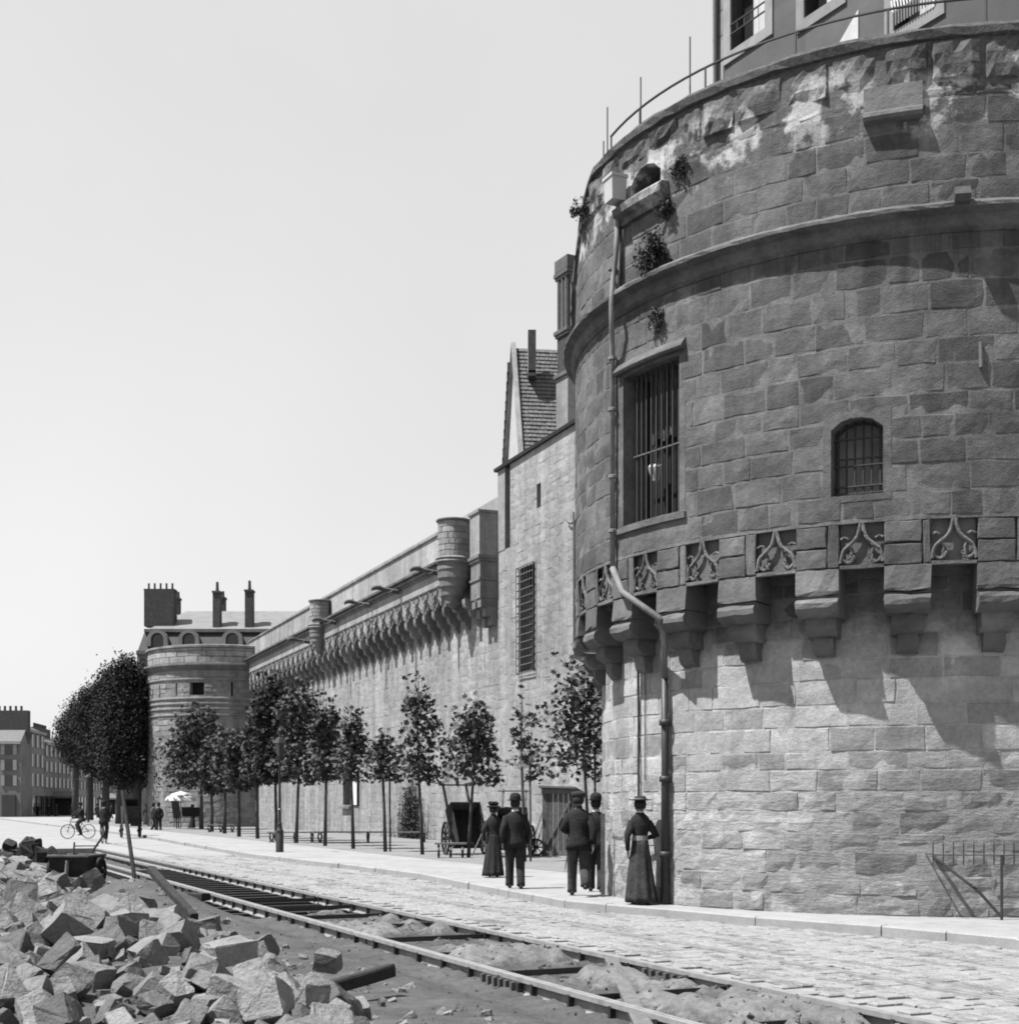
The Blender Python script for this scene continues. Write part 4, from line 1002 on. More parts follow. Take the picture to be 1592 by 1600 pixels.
lay_stones(lf, mpF2, rg, M['parapet'], ft, lambda s: 0, 0, proud=.01, gap=.01, ch=.02, rough=.004, nu=3, nv=2)
m = MB(); m.lathe([(FR, zt - .26), (FR + .12, zt - .22), (FR + .12, zt - .08), (FR - .3, zt)], n=48); m.build('coping', M['trim'], ft)
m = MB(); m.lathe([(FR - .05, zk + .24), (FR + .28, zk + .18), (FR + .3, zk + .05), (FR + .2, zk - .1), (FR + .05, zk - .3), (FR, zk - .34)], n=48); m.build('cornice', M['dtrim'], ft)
for y in (1062, 1092, 1100, 1108, 1118):
    m = MB(); zz_ = fz(y); m.lathe([(FR, zz_ + .1), (FR + .1, zz_ + .06), (FR + .1, zz_ - .02), (FR, zz_ - .1)], n=48); m.build('string_course', M['fartower'], ft)
for i, h_ in enumerate(fh):
    a, b, c, d = h_; m = MB(); m.add([mpF(a, c, -.4), mpF(b, c, -.4), mpF(b, d, -.4), mpF(a, d, -.4)], [(0, 1, 2, 3)]); m.build('embrasure' if i == 0 else 'arrow_slit', M['dark'], ft)

# ================================================================== MANSION
DM = 128.0
def mz(y, D=DM): return CH + (HY - y) / F * D
def mx(x, D=DM): return (x - CX) / F * D
mn = thing('slate_roofed_mansion', 'mansion with mansard slate roof, round dormers and tall chimneys behind the far tower', 'mansion', (mx(340), DM, 0))
ox = mx(340)
X0, X1 = mx(214) - ox, mx(620) - ox; ze = mz(1020); zm = mz(984); zr = mz(941)
m = MB(); m.box(((X0 + X1) / 2, 6, ze / 2), (X1 - X0, 12, ze)); m.build('wall', M['facade'], mn)
m = MB(); a, b = X0 + .0, X1; m.add([(a, 0, ze), (b, 0, ze), (b - .5, .9, zm), (a + .5, .9, zm), (a, 12, ze), (a + .5, 11, zm), (b, 12, ze), (b - .5, 11, zm)], [(0, 1, 2, 3), (0, 3, 5, 4), (4, 5, 7, 6)]); rfm = m.build('mansard_roof', M['dslate'], mn)
m = MB(); m.add([(a + .6, .7, zm), (b, .7, zm), (b, 6, zr), (a + 3.2, 6, zr), (a + .6, 11.3, zm), (b, 11.3, zm)], [(0, 1, 2, 3), (0, 3, 4), (3, 2, 5, 4)]); m.build('upper_roof', M['slate2'], mn)
m = MB(); m.box(((a + b) / 2 + .25, .75, zm), (b - a - .5, .35, .3)); m.box(((a + b) / 2, -.1, ze), (b - a, .4, .35)); m.build('eaves', M['dtrim'], mn)
for i, (x0, x1, y0, y1, dy, npot) in enumerate(((228, 274, 923, 980, 2.6, 5), (334, 345, 926, 983, 2.0, 1), (384, 396, 924, 983, 2.0, 1), (345, 352, 935, 960, 7.5, 1), (276, 281, 936, 960, 7.5, 1))):
    D_ = DM + dy; xa, xb = mx(x0, D_) - ox, mx(x1, D_) - ox; za, zb_ = mz(y1, D_), mz(y0, D_); m = MB(); m.box(((xa + xb) / 2, dy, (za + zb_) / 2), (xb - xa, 1.0 if i else 1.4, zb_ - za)); m.box(((xa + xb) / 2, dy, zb_), (xb - xa + .12, 1.2, .18)); ch_ = m.build('chimney', M['brick'], mn)
    for k in range(npot):
        xp = xa + (xb - xa) * ((k + .5) / npot if npot > 1 else .5); hh = 1.0 if i in (1, 2) else .7; m = MB(); m.tube([(xp, dy, zb_), (xp, dy, zb_ + hh * .4), (xp, dy, zb_ + hh)], [.2, .15, .13] if npot == 1 else [.13, .1, .1], 6); m.build('chimney_pot', M['brick'], ch_)
for x in (246, 295, 363, 420, 475):
    xc = mx(x) - ox; zc = mz(1000); m = MB()
    n = 12; ou = [(xc + 0.95 * math.cos(PI * k / n), zc + .1 + .8 * math.sin(PI * k / n)) for k in range(n + 1)]; inn = [(xc + .6 * math.cos(PI * k / n), zc + .05 + .6 * math.sin(PI * k / n)) for k in range(n + 1)]
    ou = [(xc + 1.0, zc - .6)] + ou + [(xc - 1.0, zc - .6)]; inn = [(xc + .6, zc - .6)] + inn + [(xc - .6, zc - .6)]
    vs = [Vector((x_, -.15, z_)) for x_, z_ in ou] + [Vector((x_, -.15, z_)) for x_, z_ in inn] + [Vector((x_, 1.0, z_)) for x_, z_ in ou] + [Vector((x_, .4, z_)) for x_, z_ in inn]
    k_ = len(ou); fs = []
    for j in range(k_ - 1): fs += [(j, j + 1, k_ + j + 1, k_ + j), (2 * k_ + j, 2 * k_ + j + 1, j + 1, j), (k_ + j, k_ + j + 1, 3 * k_ + j + 1, 3 * k_ + j)]
    m.add(vs, fs); dd = m.build('dormer', M['facade'], mn)
    m = MB(); m.box((xc, .3, zc - .1), (1.2, .1, 1.3)); m.build('pane', M['glass'], dd)
for x in range(225, 420, 22):
    for y in (1050, 1090, 1130, 1170, 1210):
        m = MB(); m.box((mx(x) - ox, 0, mz(y)), (.9, .12, 1.6)); m.build('window', M['glass'], mn)

# ================================================================== FAR TOWN, LEFT
def town(P, rz, w_, H, rh, label, mat, nf=3, chims=(), depth=9, shut=True, wwin=1.0):
    o = thing('town_house', label, 'building', P, rz); m = MB(); m.box((0, depth / 2, H / 2), (w_ - .06, depth, H)); m.build('wall', mat, o)
    m = MB(); m.add([(-w_ / 2, -.3, H), (w_ / 2, -.3, H), (w_ / 2 - .3, 3, H + rh), (-w_ / 2 + .3, 3, H + rh), (-w_ / 2, depth, H), (w_ / 2, depth, H)], [(0, 1, 2, 3), (3, 2, 5, 4), (0, 3, 4), (1, 5, 2)]); rf_ = m.build('roof', M['slate'], o)
    m = MB(); m.box((0, -.15, H), (w_ - .02, .5, .35)); m.build('cornice', M['surround'], o)
    nc = max(2, int(w_ / 2.6)); fh_ = (H - 3.6) / nf
    for j in range(nf):
        for i in range(nc):
            xx = -w_ / 2 + w_ * (i + .5) / nc; zz_ = 3.8 + fh_ * (j + .45); hh = min(2.0, fh_ * .66); m = MB(); m.box((xx, -.04, zz_), (wwin, .14, hh)); wn = m.build('window', M['glass'], o)
            if shut:
                m = MB()
                for s in (-1, 1): m.box((xx + s * .76, -.1, zz_), (.46, .1, hh))
                m.build('shutters', M['surround'], wn)
    for i in range(nc):
        m = MB(); m.box((-w_ / 2 + w_ * (i + .5) / nc, -.08, 1.5), (1.7, .22, 2.7)); m.build('shop_front', M['glass'], o)
    for (x, cw_, ch_) in chims:
        m = MB(); m.box((x, 2.8, H + ch_ / 2), (cw_, 1.1, ch_)); c_ = m.build('chimney', M['brick'], o)
        for k in range(max(1, int(cw_ / .7))): m = MB(); m.tube([(x - cw_ / 2 + .35 + k * .7, 2.8, H + ch_), (x - cw_ / 2 + .35 + k * .7, 2.8, H + ch_ + .6)], .16, 5); m.build('chimney_pot', M['brick'], c_)
    return o
FP0 = Vector(((30 - CX) / F * 176, 176, 0)); FP1 = Vector(((236 - CX) / F * 300, 300, 0)); fd = (FP1 - FP0).normalized(); frz = math.atan2(fd.y, fd.x); FL = (FP1 - FP0).length
widths = [15, 18, 22, 24, 26, 24]; hs_ = [11.4, 10.2, 9.4, 9.6, 9.2, 9.6]; u = 0
labs = ['narrow dark town house next to the broad chimney stack, first of the receding row', 'grey town house with a dark chimney stack, second of the receding row', 'shuttered town house left of the big trees, third of the receding row',
        'pale shuttered house below the left edge of the tree crowns', 'pale shuttered house seen between the lamp post and the tree trunks', 'last pale house of the row, behind the trunks of the big trees']
for i, (w_, h_) in enumerate(zip(widths, hs_)):
    town(FP0 + fd * (u + w_ / 2), frz, w_, h_, 1.6, labs[i], M[('facade', 'facade', 'facade2', 'facade2', 'facade2', 'pale')[i]], 3, ((0, 4.5, 1.6),) if i == 0 else (((2, 9, 2.6),) if i == 1 else ((5, 2, 2),))); u += w_
LX = (33 - CX) / F * 172
town((LX - 9, 172, 0), 0, 18, 9.4, 2.2, 'dark tall town house at the left edge of the street with a broad chimney stack', M['facade'], 3, ((4.5, 9, 4.2),), depth=4)
town(((196 + 238 - 2 * CX) / 2 / F * 140, 140, 0), 0, 42 / F * 140, 8.5, 1.0, 'grey shop building behind the trunks left of the far tower', M['facade'], 2, shut=False, depth=3)
mb = MB(); mb.box(((110 - CX) / F * 330, 330, 4), (70, 4, 8)); tag(mb.build('far_building', M['facade']), 'plain low building closing the far end of the street', 'building')

def kiosk(px, py0, w, yt, label):
    p = gnd(px, py0); o = thing('awning_kiosk', label, 'kiosk', p); D = p.y; W = w / F * D; H = CH + (HY - yt) / F * D
    m = MB(); m.box((0, 1, H * .42), (W * .72, 1.6, H * .84)); m.build('booth', M['dwood'], o)
    m = MB(); m.add([(-W / 2, -.6, H * .78), (W / 2, -.6, H * .78), (W * .32, .8, H), (-W * .32, .8, H), (-W / 2, 2.4, H * .78), (W / 2, 2.4, H * .78)], [(0, 1, 2, 3), (3, 2, 5, 4), (0, 3, 4), (1, 5, 2)]); m.build('awning', M['grey'], o)
    m = MB(); m.box((0, -.6, H * .75), (W, .06, H * .08)); m.build('valance', M['facade'], o)
    for s in (-1, 1): m = MB(); m.tube([(s * W * .46, -.5, 0), (s * W * .46, -.5, H * .78)], .06, 5); m.build('post', M['iron'], o)
kiosk(100, 1275.5, 42, 1236, 'dark awning kiosk in front of the far left town houses')
kiosk(168, 1274, 30, 1240, 'smaller awning stall at the far end of the street beside the tree trunks')
def far_lamp(px, py, yt, label, name='street_lamp'):
    p = gnd(px, py, .0); D = p.y; H = CH + (HY - yt) / F * D; o = thing(name, label, 'lamp post', p)
    m = MB(); m.tube([(0, 0, 0), (0, 0, H * .2), (0, 0, H)], [.11, .07, .05], 6); m.build('post', M['iron'], o)
    m = MB(); m.lathe([(.05, H), (.2, H + .1), (.28, H + .55), (.1, H + .75), (.0, H + .8)], n=6); m.build('lamp_head', M['iron'], o)
far_lamp(138, 1287, 1224, 'slim dark lamp post by itself left of the big tree trunks')

# ================================================================== VEGETATION
def young_tree(px, py, box, nleaf, seed, label, stakes=1, lsize=.2, sparse=False, kind='maple', mat='leaf', double=False):
    r2 = random.Random(seed); p = gnd(px, py, .1); D = p.y; s = D / F
    x0, x1, y0, y1 = box; ztop = CH + (HY - y0) * s - .1; zbot = CH + (HY - y1) * s - .1; wl = (px - x0) * s; wr = (x1 - px) * s
    o = thing('young_tree', label, 'tree', p, group='young trees along the promenade')
    m = MB(); lean = r2.uniform(-.16, .16); rt = max(.045, .0012 * D)
    tr = [(0, 0, 0), (lean * .4, 0, zbot * .5), (lean, 0, zbot), (lean * 1.3, .05, (zbot + ztop) / 2), (lean, 0, ztop * .96)]
    m.tube(tr, [rt * 1.25, rt, rt * .85, rt * .5, .012], 8); m.build('trunk', M['bark'], o, True)
    if double:
        m = MB(); m.tube([(.16, .05, 0), (.14, .0, zbot * 1.25)], .035, 6); m.build('stake', M['wood'], o)
    brs = []
    nb = 9 if not sparse else 7; bm_ = MB()
    for k in range(nb):
        z0 = zbot * .92 + (ztop - zbot) * (k / nb) ** 1.0 * .85; a = k * 2.4 + r2.uniform(-.4, .4); f = 1 - .6 * (k / nb) ** 1.5
        wx = (wr if math.cos(a) > 0 else wl); d = Vector((math.cos(a) * wx * 1.0, math.sin(a) * (wl + wr) / 2 * .8, (ztop - zbot) * r2.uniform(.1, .24))) * f * r2.uniform(.7, 1.05)
        b0 = Vector((lean, 0, z0)); mid = b0 + d * .5 + Vector((0, 0, -.05)); end = b0 + d
        bm_.tube([b0, mid, end], [rt * .4, rt * .25, .008], 5); brs.append((b0, mid, end))
        for _ in range(3): 
            e2 = mid + Vector((r2.uniform(-1, 1), r2.uniform(-1, 1), r2.uniform(.0, 1))) * .35 * (wl + wr) / 2; bm_.tube([mid, e2], [rt * .2, .006], 4); brs.append((mid, (mid + e2) / 2, e2))
    bm_.build('branches', M['bark'], o)
    lm = MB(); cz = (zbot + ztop) / 2; hz = (ztop - zbot) / 2; cnt = 0; miss = 0; cl = []
    for b in brs:
        for tt in (.45, .7, 1.0): cl.append(b[0].lerp(b[1], tt * 2) if tt < .5 else b[1].lerp(b[2], tt * 2 - 1))
    for k in range(10): cl.append(Vector((lean + r2.uniform(-.1, .1), r2.uniform(-.1, .1), zbot + (ztop - zbot) * (.35 + .65 * k / 9))))
    cl = [c_ for c_ in cl if r2.random() < (.78 if not sparse else .6)]
    while cnt < nleaf:
        c_ = r2.choice(cl); q = c_ + Vector((r2.gauss(0, 1), r2.gauss(0, 1), r2.gauss(-.1, .8))) * (.115 if sparse else .165) * (wl + wr)
        fz_ = (q.z - zbot) / (ztop - zbot); lim_ = (1.12 - .62 * max(0, fz_) ** 1.4 + (.28 if nleaf > 1250 else .1)) * (.82 + .38 * vn(fz_ * 5 + seed, (7 if q.x > 0 else 3) + seed))
        if q.x < -wl * lim_ or q.x > wr * lim_ or fz_ > 1.02 or q.z < zbot - .25: miss += 1
        if (q.x < -wl * lim_ or q.x > wr * lim_ or fz_ > 1.02 or q.z < zbot - .25) and miss < nleaf * 6: continue
        add_leaf(lm, q, lsize * r2.uniform(.6, 1.15), r2, kind); cnt += 1
    tag(lm.build('foliage', M[mat], o), kind='stuff')
    return o
young_tree(660, 1336, (620, 698, 1052, 1215), 900, 1, 'tallest slender young tree, with airy crown between the low window and the handcart')
young_tree(732, 1340.5, (682, 778, 1085, 1215), 1100, 2, 'bushy young tree standing right in front of the handcart')
young_tree(602, 1331.5, (578, 636, 1136, 1212), 520, 3, 'small thin crowned tree with a double stem left of the tallest slender tree', double=True)
young_tree(552, 1327, (520, 580, 1108, 1212), 1000, 4, 'young tree standing in front of the low shuttered window')
young_tree(508, 1322.5, (478, 535, 1082, 1215), 1300, 5, 'dense young tree next left of the tree before the shuttered window', lsize=.22)
young_tree(463, 1318, (425, 512, 1060, 1218), 1900, 6, 'dark dense young tree just right of the street lamp', lsize=.24)
young_tree(432, 1314.5, (392, 462, 1050, 1215), 1900, 7, 'dark dense young tree right behind the street lamp', lsize=.25, mat='leafd')
young_tree(402.5, 1311, (384, 436, 1092, 1218), 1500, 8, 'young tree next left of the street lamp', lsize=.25)
young_tree(373.5, 1308, (348, 402, 1140, 1228), 1300, 9, 'young tree third in the row left of the street lamp before the far tower', lsize=.26)
young_tree(351, 1303, (328, 374, 1138, 1232), 1300, 10, 'young tree in front of the right part of the far tower', lsize=.28)
young_tree(331, 1300, (306, 350, 1150, 1236), 1200, 11, 'small young tree just right of the white parasol stall', lsize=.28)
young_tree(315, 1296.5, (236, 338, 1102, 1226), 4200, 12, 'broad crowned tree over the white parasol stall before the far tower', lsize=.32)
young_tree(820, 1347, (794, 868, 1075, 1212), 230, 13, 'sparse young tree with a bare leader, between the bowler hatted man and the shed', sparse=True, double=True, lsize=.19)
young_tree(921, 1352, (840, 985, 1022, 1206), 1500, 14, 'large leafy young tree at the edge of the great tower, above the two men', double=True, lsize=.18)

def big_tree(px, D, ytop, ybot, xl, xr, seed, label, n=7000):
    r2 = random.Random(seed); X = (px - CX) / F * D; s = D / F; zt_ = CH + (HY - ytop) * s; zb_ = CH + (HY - ybot) * s
    o = thing('large_tree', label, 'tree', (X, D, .0), group='large trees by the far tower')
    m = MB(); m.tube([(0, 0, 0), (0, 0, zb_ * .6), (.1, 0, zb_ + 1), (0, 0, zt_ - 1.5)], [.42, .36, .3, .08], 9); m.build('trunk', M['bark'], o, True)
    m = MB()
    for k in range(9):
        a = k * 2.4; z0 = zb_ + (zt_ - zb_) * k / 14; L = (xr - xl) * s * .38; m.tube([(0, 0, z0), (math.cos(a) * L * .5, math.sin(a) * L * .5, z0 + 1), (math.cos(a) * L, math.sin(a) * L, z0 + 1.8)], [.15, .09, .03], 5)
    m.build('limbs', M['bark'], o)
    lm = MB(); rx = (xr - xl) * s / 2; cx = ((xl + xr) / 2 - px) * s; cz = (zt_ + zb_) / 2; rz = (zt_ - zb_) / 2; cl = []
    for k in range(170):
        u, v, w_ = r2.gauss(0, 1), r2.gauss(0, 1), r2.gauss(0, 1); L = math.sqrt(u * u + v * v + w_ * w_); q = r2.random() ** .25 * .93; zz_ = w_ / L * q
        tap = 1.0 - .28 * max(0, -zz_) ** 2; cl.append((Vector((cx + u / L * q * rx * tap, v / L * q * rx * .9 * tap, cz + zz_ * rz)), r2.uniform(.6, 1.0)))
    for k in range(n):
        c_, rr = cl[k % len(cl)]; q = c_ + Vector((r2.gauss(0, .5), r2.gauss(0, .5), r2.gauss(0, .45))) * rr; add_leaf(lm, q, r2.uniform(.16, .3), r2, 'plain')
    tag(lm.build('foliage', M['leafd'], o), kind='stuff')
big_tree(213, 100, 1024, 1244, 160, 240, 1, 'large dark tree nearest the far tower', 22000)
big_tree(188, 112, 1032, 1236, 140, 230, 2, 'large dark tree second from the far tower', 20000)
big_tree(165, 124, 1052, 1226, 116, 206, 3, 'large dark tree third from the far tower, in the middle of the mass', 19000)
big_tree(140, 138, 1074, 1216, 98, 178, 4, 'large dark tree fourth from the far tower', 17000)
big_tree(118, 153, 1098, 1204, 88, 152, 5, 'large dark tree at the left end of the mass, above the cyclists', 15000)
# climbing plant on the curtain wall
u = wu(641, .2); o = thing('climbing_plant', 'climbing plant on the foot of the curtain wall, left of the tallest slender tree', 'plant', W0 + ew * u)
m = MB(); r2 = random.Random(4)
for k in range(120):
    a = r2.gauss(0, .9); h = r2.uniform(.4, 2.2) * (1 + .5 * math.exp(-a * a * 3)); m.tube([mpQ(a, .1, .15), mpQ(a * 1.05 + r2.uniform(-.1, .1), h * .6, .12), mpQ(a * 1.05 + r2.uniform(-.2, .2), h, .08)], [.03, .02, .008], 4)
m.build('stems', M['weed'], o)
m = MB()
for k in range(1600): a = r2.gauss(0, .75); add_leaf(m, mpQ(a, r2.random() ** 1.6 * 2.4 + .1, .15 + r2.uniform(0, .2)), .12, r2, 'plain')
tag(m.build('leaves', M['weed'], o), kind='stuff')

# ================================================================== STREET LAMP, SHED, CARTS, BENCHES
p = gnd(437, 1332, .1); o = thing('street_lamp', 'cast iron street lamp with a fluted base among the dark young trees', 'lamp post', p)
m = MB(); m.lathe([(.13, 0), (.13, .62), (.11, .66), (.14, .7), (.1, .76), (.07, .9), (.09, .93), (.06, 1.0)], n=14); m.build('base', M['iron'], o, True)
m = MB(); m.lathe([(.055, 1.0), (.045, 2.2), (.035, 3.1), (.06, 3.12), (.03, 3.18)], n=12); m.build('post', M['iron'], o, True)
m = MB(); m.lathe([(.05, 1.38), (.085, 1.42), (.05, 1.46)], n=12); m.build('ring', M['rust'], o)
m = MB(); m.tube([(-.25, 0, 3.0), (.25, 0, 3.0)], .015, 5); m.build('ladder_bar', M['iron'], o)
m = MB(); m.lathe([(.08, 3.2), (.17, 3.62), (.18, 3.64)], n=4); hd_ = m.build('lantern', M['glass'], o)
m = MB(); m.lathe([(.22, 3.64), (.1, 3.8), (.04, 3.84), (.03, 3.92), (.0, 3.96)], n=4); m.build('lantern_cap', M['iron'], hd_)

p = gnd(872, 1338, .1); o = thing('wooden_shed', 'small plank shed with a sloping roof against the wall behind the walking men', 'shed', p, R_(-14)); sW, sD_, sH0, sH1 = 1.05, 1.15, 2.12, 1.92
sW = (905 - 850) / F * p.y * .9; 
for k in range(6):
    m = MB(); x = -sW / 2 + sW * (k + .5) / 6; m.box((x, 0, .1 + (sH0 - .12) / 2), (sW / 6 - .015, .03, sH0 - .12)); m.build('plank', M['wood'], o)
for k in range(6):
    for s in (-1, 1): m = MB(); y = sD_ * (k + .5) / 6; m.box((s * sW / 2, y, .05 + (sH0 - .25) / 2), (.03, sD_ / 6 - .015, sH0 - .2)); m.build('plank', M['wood'], o)
m = MB(); m.box((0, -.02, .08), (sW + .06, .06, .14)); m.box((0, -.03, sH0 - .12), (sW + .06, .05, .14)); m.build('frame', M['plank'], o)
m = MB(); m.box((0, -.035, 1.0), (.05, .03, 1.6), Matrix.Rotation(.5, 3, 'Y')); m.build('brace', M['plank'], o)
m = MB(); m.add([(-sW / 2 - .1, -.14, sH0 + .06), (sW / 2 + .08, -.14, sH0 + .02), (sW / 2 + .08, sD_ + .1, sH0 - .12), (-sW / 2 - .1, sD_ + .1, sH0 - .08), (-sW / 2 - .1, -.14, sH0 + .0), (sW / 2 + .08, -.14, sH0 - .04), (sW / 2 + .08, sD_ + .1, sH0 - .18), (-sW / 2 - .1, sD_ + .1, sH0 - .14)], [(0, 1, 2, 3), (4, 5, 6, 7), (0, 1, 5, 4), (1, 2, 6, 5), (2, 3, 7, 6), (3, 0, 4, 7)]); m.build('roof', M['plank'], o)
m = MB()
for s in (-1, 1): m.box((s * sW * .38, .1, -.02), (.12, .3, .14))
m.build('foot_block', M['dwood'], o)

def wheel(par, c, r, axis_rz, mat='dwood', spokes=10, w=.05):
    q = Matrix.Rotation(axis_rz, 3, 'Z'); c = Vector(c); m = MB(); n = 24; rings = []
    for k in range(n + 1):
        a = 2 * PI * k / n; rings.append([c + q @ Vector((dx, rr * math.cos(a), rr * math.sin(a))) for dx, rr in ((-w / 2, r), (w / 2, r), (w / 2, r - .06), (-w / 2, r - .06))])
    m.rings(rings, cap=False); wh = m.build('wheel', M[mat], par)
    m = MB()
    for k in range(spokes): a = 2 * PI * k / spokes; m.tube([c, c + q @ Vector((0, (r - .05) * math.cos(a), (r - .05) * math.sin(a)))], .018, 5)
    m.build('spokes', M[mat], wh); m = MB(); m.tube([c + q @ Vector((-.09, 0, 0)), c + q @ Vector((.09, 0, 0))], .06, 8); m.build('hub', M[mat], wh)
def cart(px, py, label, rz=0.0, sc=1.0):
    p = gnd(px, py, .1); o = thing('tip_cart', label, 'cart', p, rz); o.scale = (sc,) * 3
    w_ = .92; tl = R_(62)          # tipped back on its tail, shafts in the air
    rot = Matrix.Rotation(tl, 3, 'X'); c0 = Vector((0, .1, .78))
    def T(x, y, z): return c0 + rot @ Vector((x, y, z))
    def board(x0, x1, y0, y1, z0, z1, nme, mat='dwood'):
        m = MB(); m.add([T(x, y, z) for x in (x0, x1) for y in (y0, y1) for z in (z0, z1)], [(0, 1, 3, 2), (4, 6, 7, 5), (0, 4, 5, 1), (2, 3, 7, 6), (1, 5, 7, 3), (0, 2, 6, 4)]); return m.build(nme, M[mat], o)
    board(-w_ / 2, w_ / 2, -.65, .6, -.04, 0, 'floor')
    for k in range(3): board(-w_ / 2, -w_ / 2 + .03, -.65, .6, .01 + .15 * k, .15 + .15 * k, 'side_board', 'dwood'); board(w_ / 2 - .03, w_ / 2, -.65, .6, .01 + .15 * k, .15 + .15 * k, 'side_board', 'dwood')
    board(-w_ / 2, w_ / 2, .57, .6, 0, .45, 'front_board', 'wood')
    for s in (-1, 1):
        board(s * .36 - .03, s * .36 + .03, -.6, 1.5, -.11, -.045, 'shaft', 'wood'); wheel(o, (s * .6, .02, .48), .48, R_(-8 if s < 0 else -8))
    m = MB(); m.tube([T(-.52, 1.42, -.03), T(.52, 1.42, -.03)], .022, 6); m.build('cross_bar', M['wood'], o)
    m = MB(); m.tube([(-.6, .02, .48), (.6, .02, .48)], .035, 6); m.build('axle', M['iron'], o)
    return o
cart(727, 1336, 'two wheeled handcart tipped up with its shafts in the air, behind the bushy young tree', R_(24), 1.1)
cart(800, 1338, 'second handcart with raised shafts, half hidden by the bowler hatted man', R_(-6), 1.0)
def bench(px, py, label, rz, n=3, L=1.7):
    p = gnd(px, py, .1); o = thing('park_bench', label, 'bench', p, rz, group='benches on the promenade')
    for k in range(3): m = MB(); m.box((0, -.15 + .15 * k, .43), (L, .11, .05)); m.build('slat', M['plank'], o)
    for k in range(n):
        x = -L / 2 + .12 + (L - .24) * k / (n - 1); m = MB(); m.tube([(x, -.2, 0), (x, -.05, .06), (x, -.22, .25), (x, -.1, .4)], .04, 6); m.tube([(x, .2, 0), (x, .08, .06), (x, .22, .25), (x, .1, .4)], .04, 6); m.build('leg', M['iron'], o)
    return o
bench(704, 1341, 'backless bench with curled iron legs in front of the tipped handcart', R_(4), 3, .95)
bench(462, 1317, 'distant backless bench behind the dark young tree right of the lamp', R_(-14), 3, 2.4)
bench(345, 1301, 'distant low bench between trunks in front of the far tower', R_(-8), 3, 1.6)
bench(575, 1316.5, 'long low plank bench along the foot of the curtain wall', R_(-4), 3, 5.0)
# small easel sign by the men, board at the tower edge
p = gnd(890, 1362, .1); o = thing('easel', 'thin wooden easel just left of the capped man', 'easel', p)
m = MB(); m.tube([(-.12, 0, 0), (0, .05, .75)], .014, 5); m.build('leg', M['wood'], o); m = MB(); m.tube([(.12, 0, 0), (0, .05, .75)], .014, 5); m.build('leg', M['wood'], o)
m = MB(); m.tube([(0, .3, 0), (0, .05, .75)], .014, 5); m.build('leg', M['wood'], o); m = MB(); m.box((0, -.02, .03), (.3, .03, .04)); m.build('rail', M['white'], o)
p = gnd(942, 1402, .1); o = thing('upright_board', 'thin upright board leaning at the left edge of the great tower', 'board', (p.x, p.y, .1)); m = MB(); m.box((0, 0, .72), (.075, .03, 1.44)); m.build('board', M['wood'], o)
# poles leaning by the shed
p = gnd(846, 1338, .1); o = thing('leaning_poles', 'thin poles leaning against the left side of the plank shed', 'poles', p)
for k, (a, b) in enumerate((((-.42, -.1, 0), (.08, .3, 1.5)), ((-.25, -.15, 0), (.1, .25, 1.2)))):
    m = MB(); m.tube([a, b], .022, 5); m.build('pole', M['plank'], o)
p = gnd(838, 1338, .1); o = thing('hand_truck', 'small spoked hand truck standing left of the plank shed', 'hand truck', p); m = MB(); m.tube([(0, 0, .27), (-.3, -.2, .7)], .02, 5); m.build('handle', M['wood'], o); wheel(o, (0, 0, .27), .27, R_(70), spokes=8)
p = gnd(760, 1338, .1); o = thing('leaning_shaft', 'pale pole leaning up from the ground beside the woman in black', 'pole', p)
m = MB(); m.tube([(-.45, -.2, .0), (.15, .1, 1.3)], .025, 6); m.build('pole', M['plank'], o)

# ================================================================== TRACK
tr = thing('tram_track', 'half laid tram track of double headed rails and tie bars in the open trench', 'tram track')
def rail(nc, t0, t1, label=None):
    m = MB(); prof = [(-.055, .0), (-.012, .0), (-.010, -.03), (.014, -.03), (.016, -.004), (.06, -.004), (.06, -.045), (.01, -.06), (.008, -.15), (.065, -.165), (.065, -.18), (-.065, -.18), (-.065, -.165), (-.008, -.15), (-.01, -.06), (-.055, -.045)]
    rings = []
    k = 0; t = t0
    while t <= t1 + .01: rings.append([nt_(nc + x, t, z + .01) for x, z in prof]); t += 3
    m.rings(rings); return m.build('rail', M['railm'], tr)
g = G('rail_steel'); n1 = g.noise(6, 4, .6); g.p.inputs['Metallic'].default_value = .15; M['railm'] = g.done(g.ramp(n1, .3, .7, .28, .46), n1, .2, .004, .5)
rail(N_FAR, 4, 55); rail(N_NEAR, 4, 46)
for nc, t1 in ((N_FAR, 38), (N_NEAR, 36)):
    t = 8.0; lm = None
    while t < t1:
        for s in (-1,):
            m = MB(); m.box(nt_(nc + s * .04, t, -.09), (.045, .05, .13), Matrix.Rotation(math.atan2(ET.y, ET.x), 3, 'Z')); m.build('clip', M['iron'], tr)
        t += .78
for k in range(9):
    t = 9.2 + 1.95 * k; m = MB(); c0 = nt_((N_FAR + N_NEAR) / 2, t, -.075); m.box(c0, (N_FAR - N_NEAR + .05, .02, .065), Matrix.Rotation(math.atan2(EN.y, EN.x), 3, 'Z')); m.build('tie_bar', M['iron'], tr)
    for s in (-1, 1):
        m = MB(); m.tube([nt_(N_FAR - .09 if s > 0 else N_NEAR + .09, t - .05, -.02), nt_(N_FAR - .1 if s > 0 else N_NEAR + .1, t - .05, -.2)], .014, 5); m.build('bolt', M['iron'], tr)
k = 0; t = 22.4; r2 = random.Random(8)
while t < 40:
    m = MB(); m.box(nt_(6.4 + r2.uniform(-.1, .1), t, -.235), (2.5, .2, .15), Matrix.Rotation(math.atan2(EN.y, EN.x) + r2.uniform(-.04, .04), 3, 'Z')); m.build('sleeper', M['dwood'], tr); t += .78
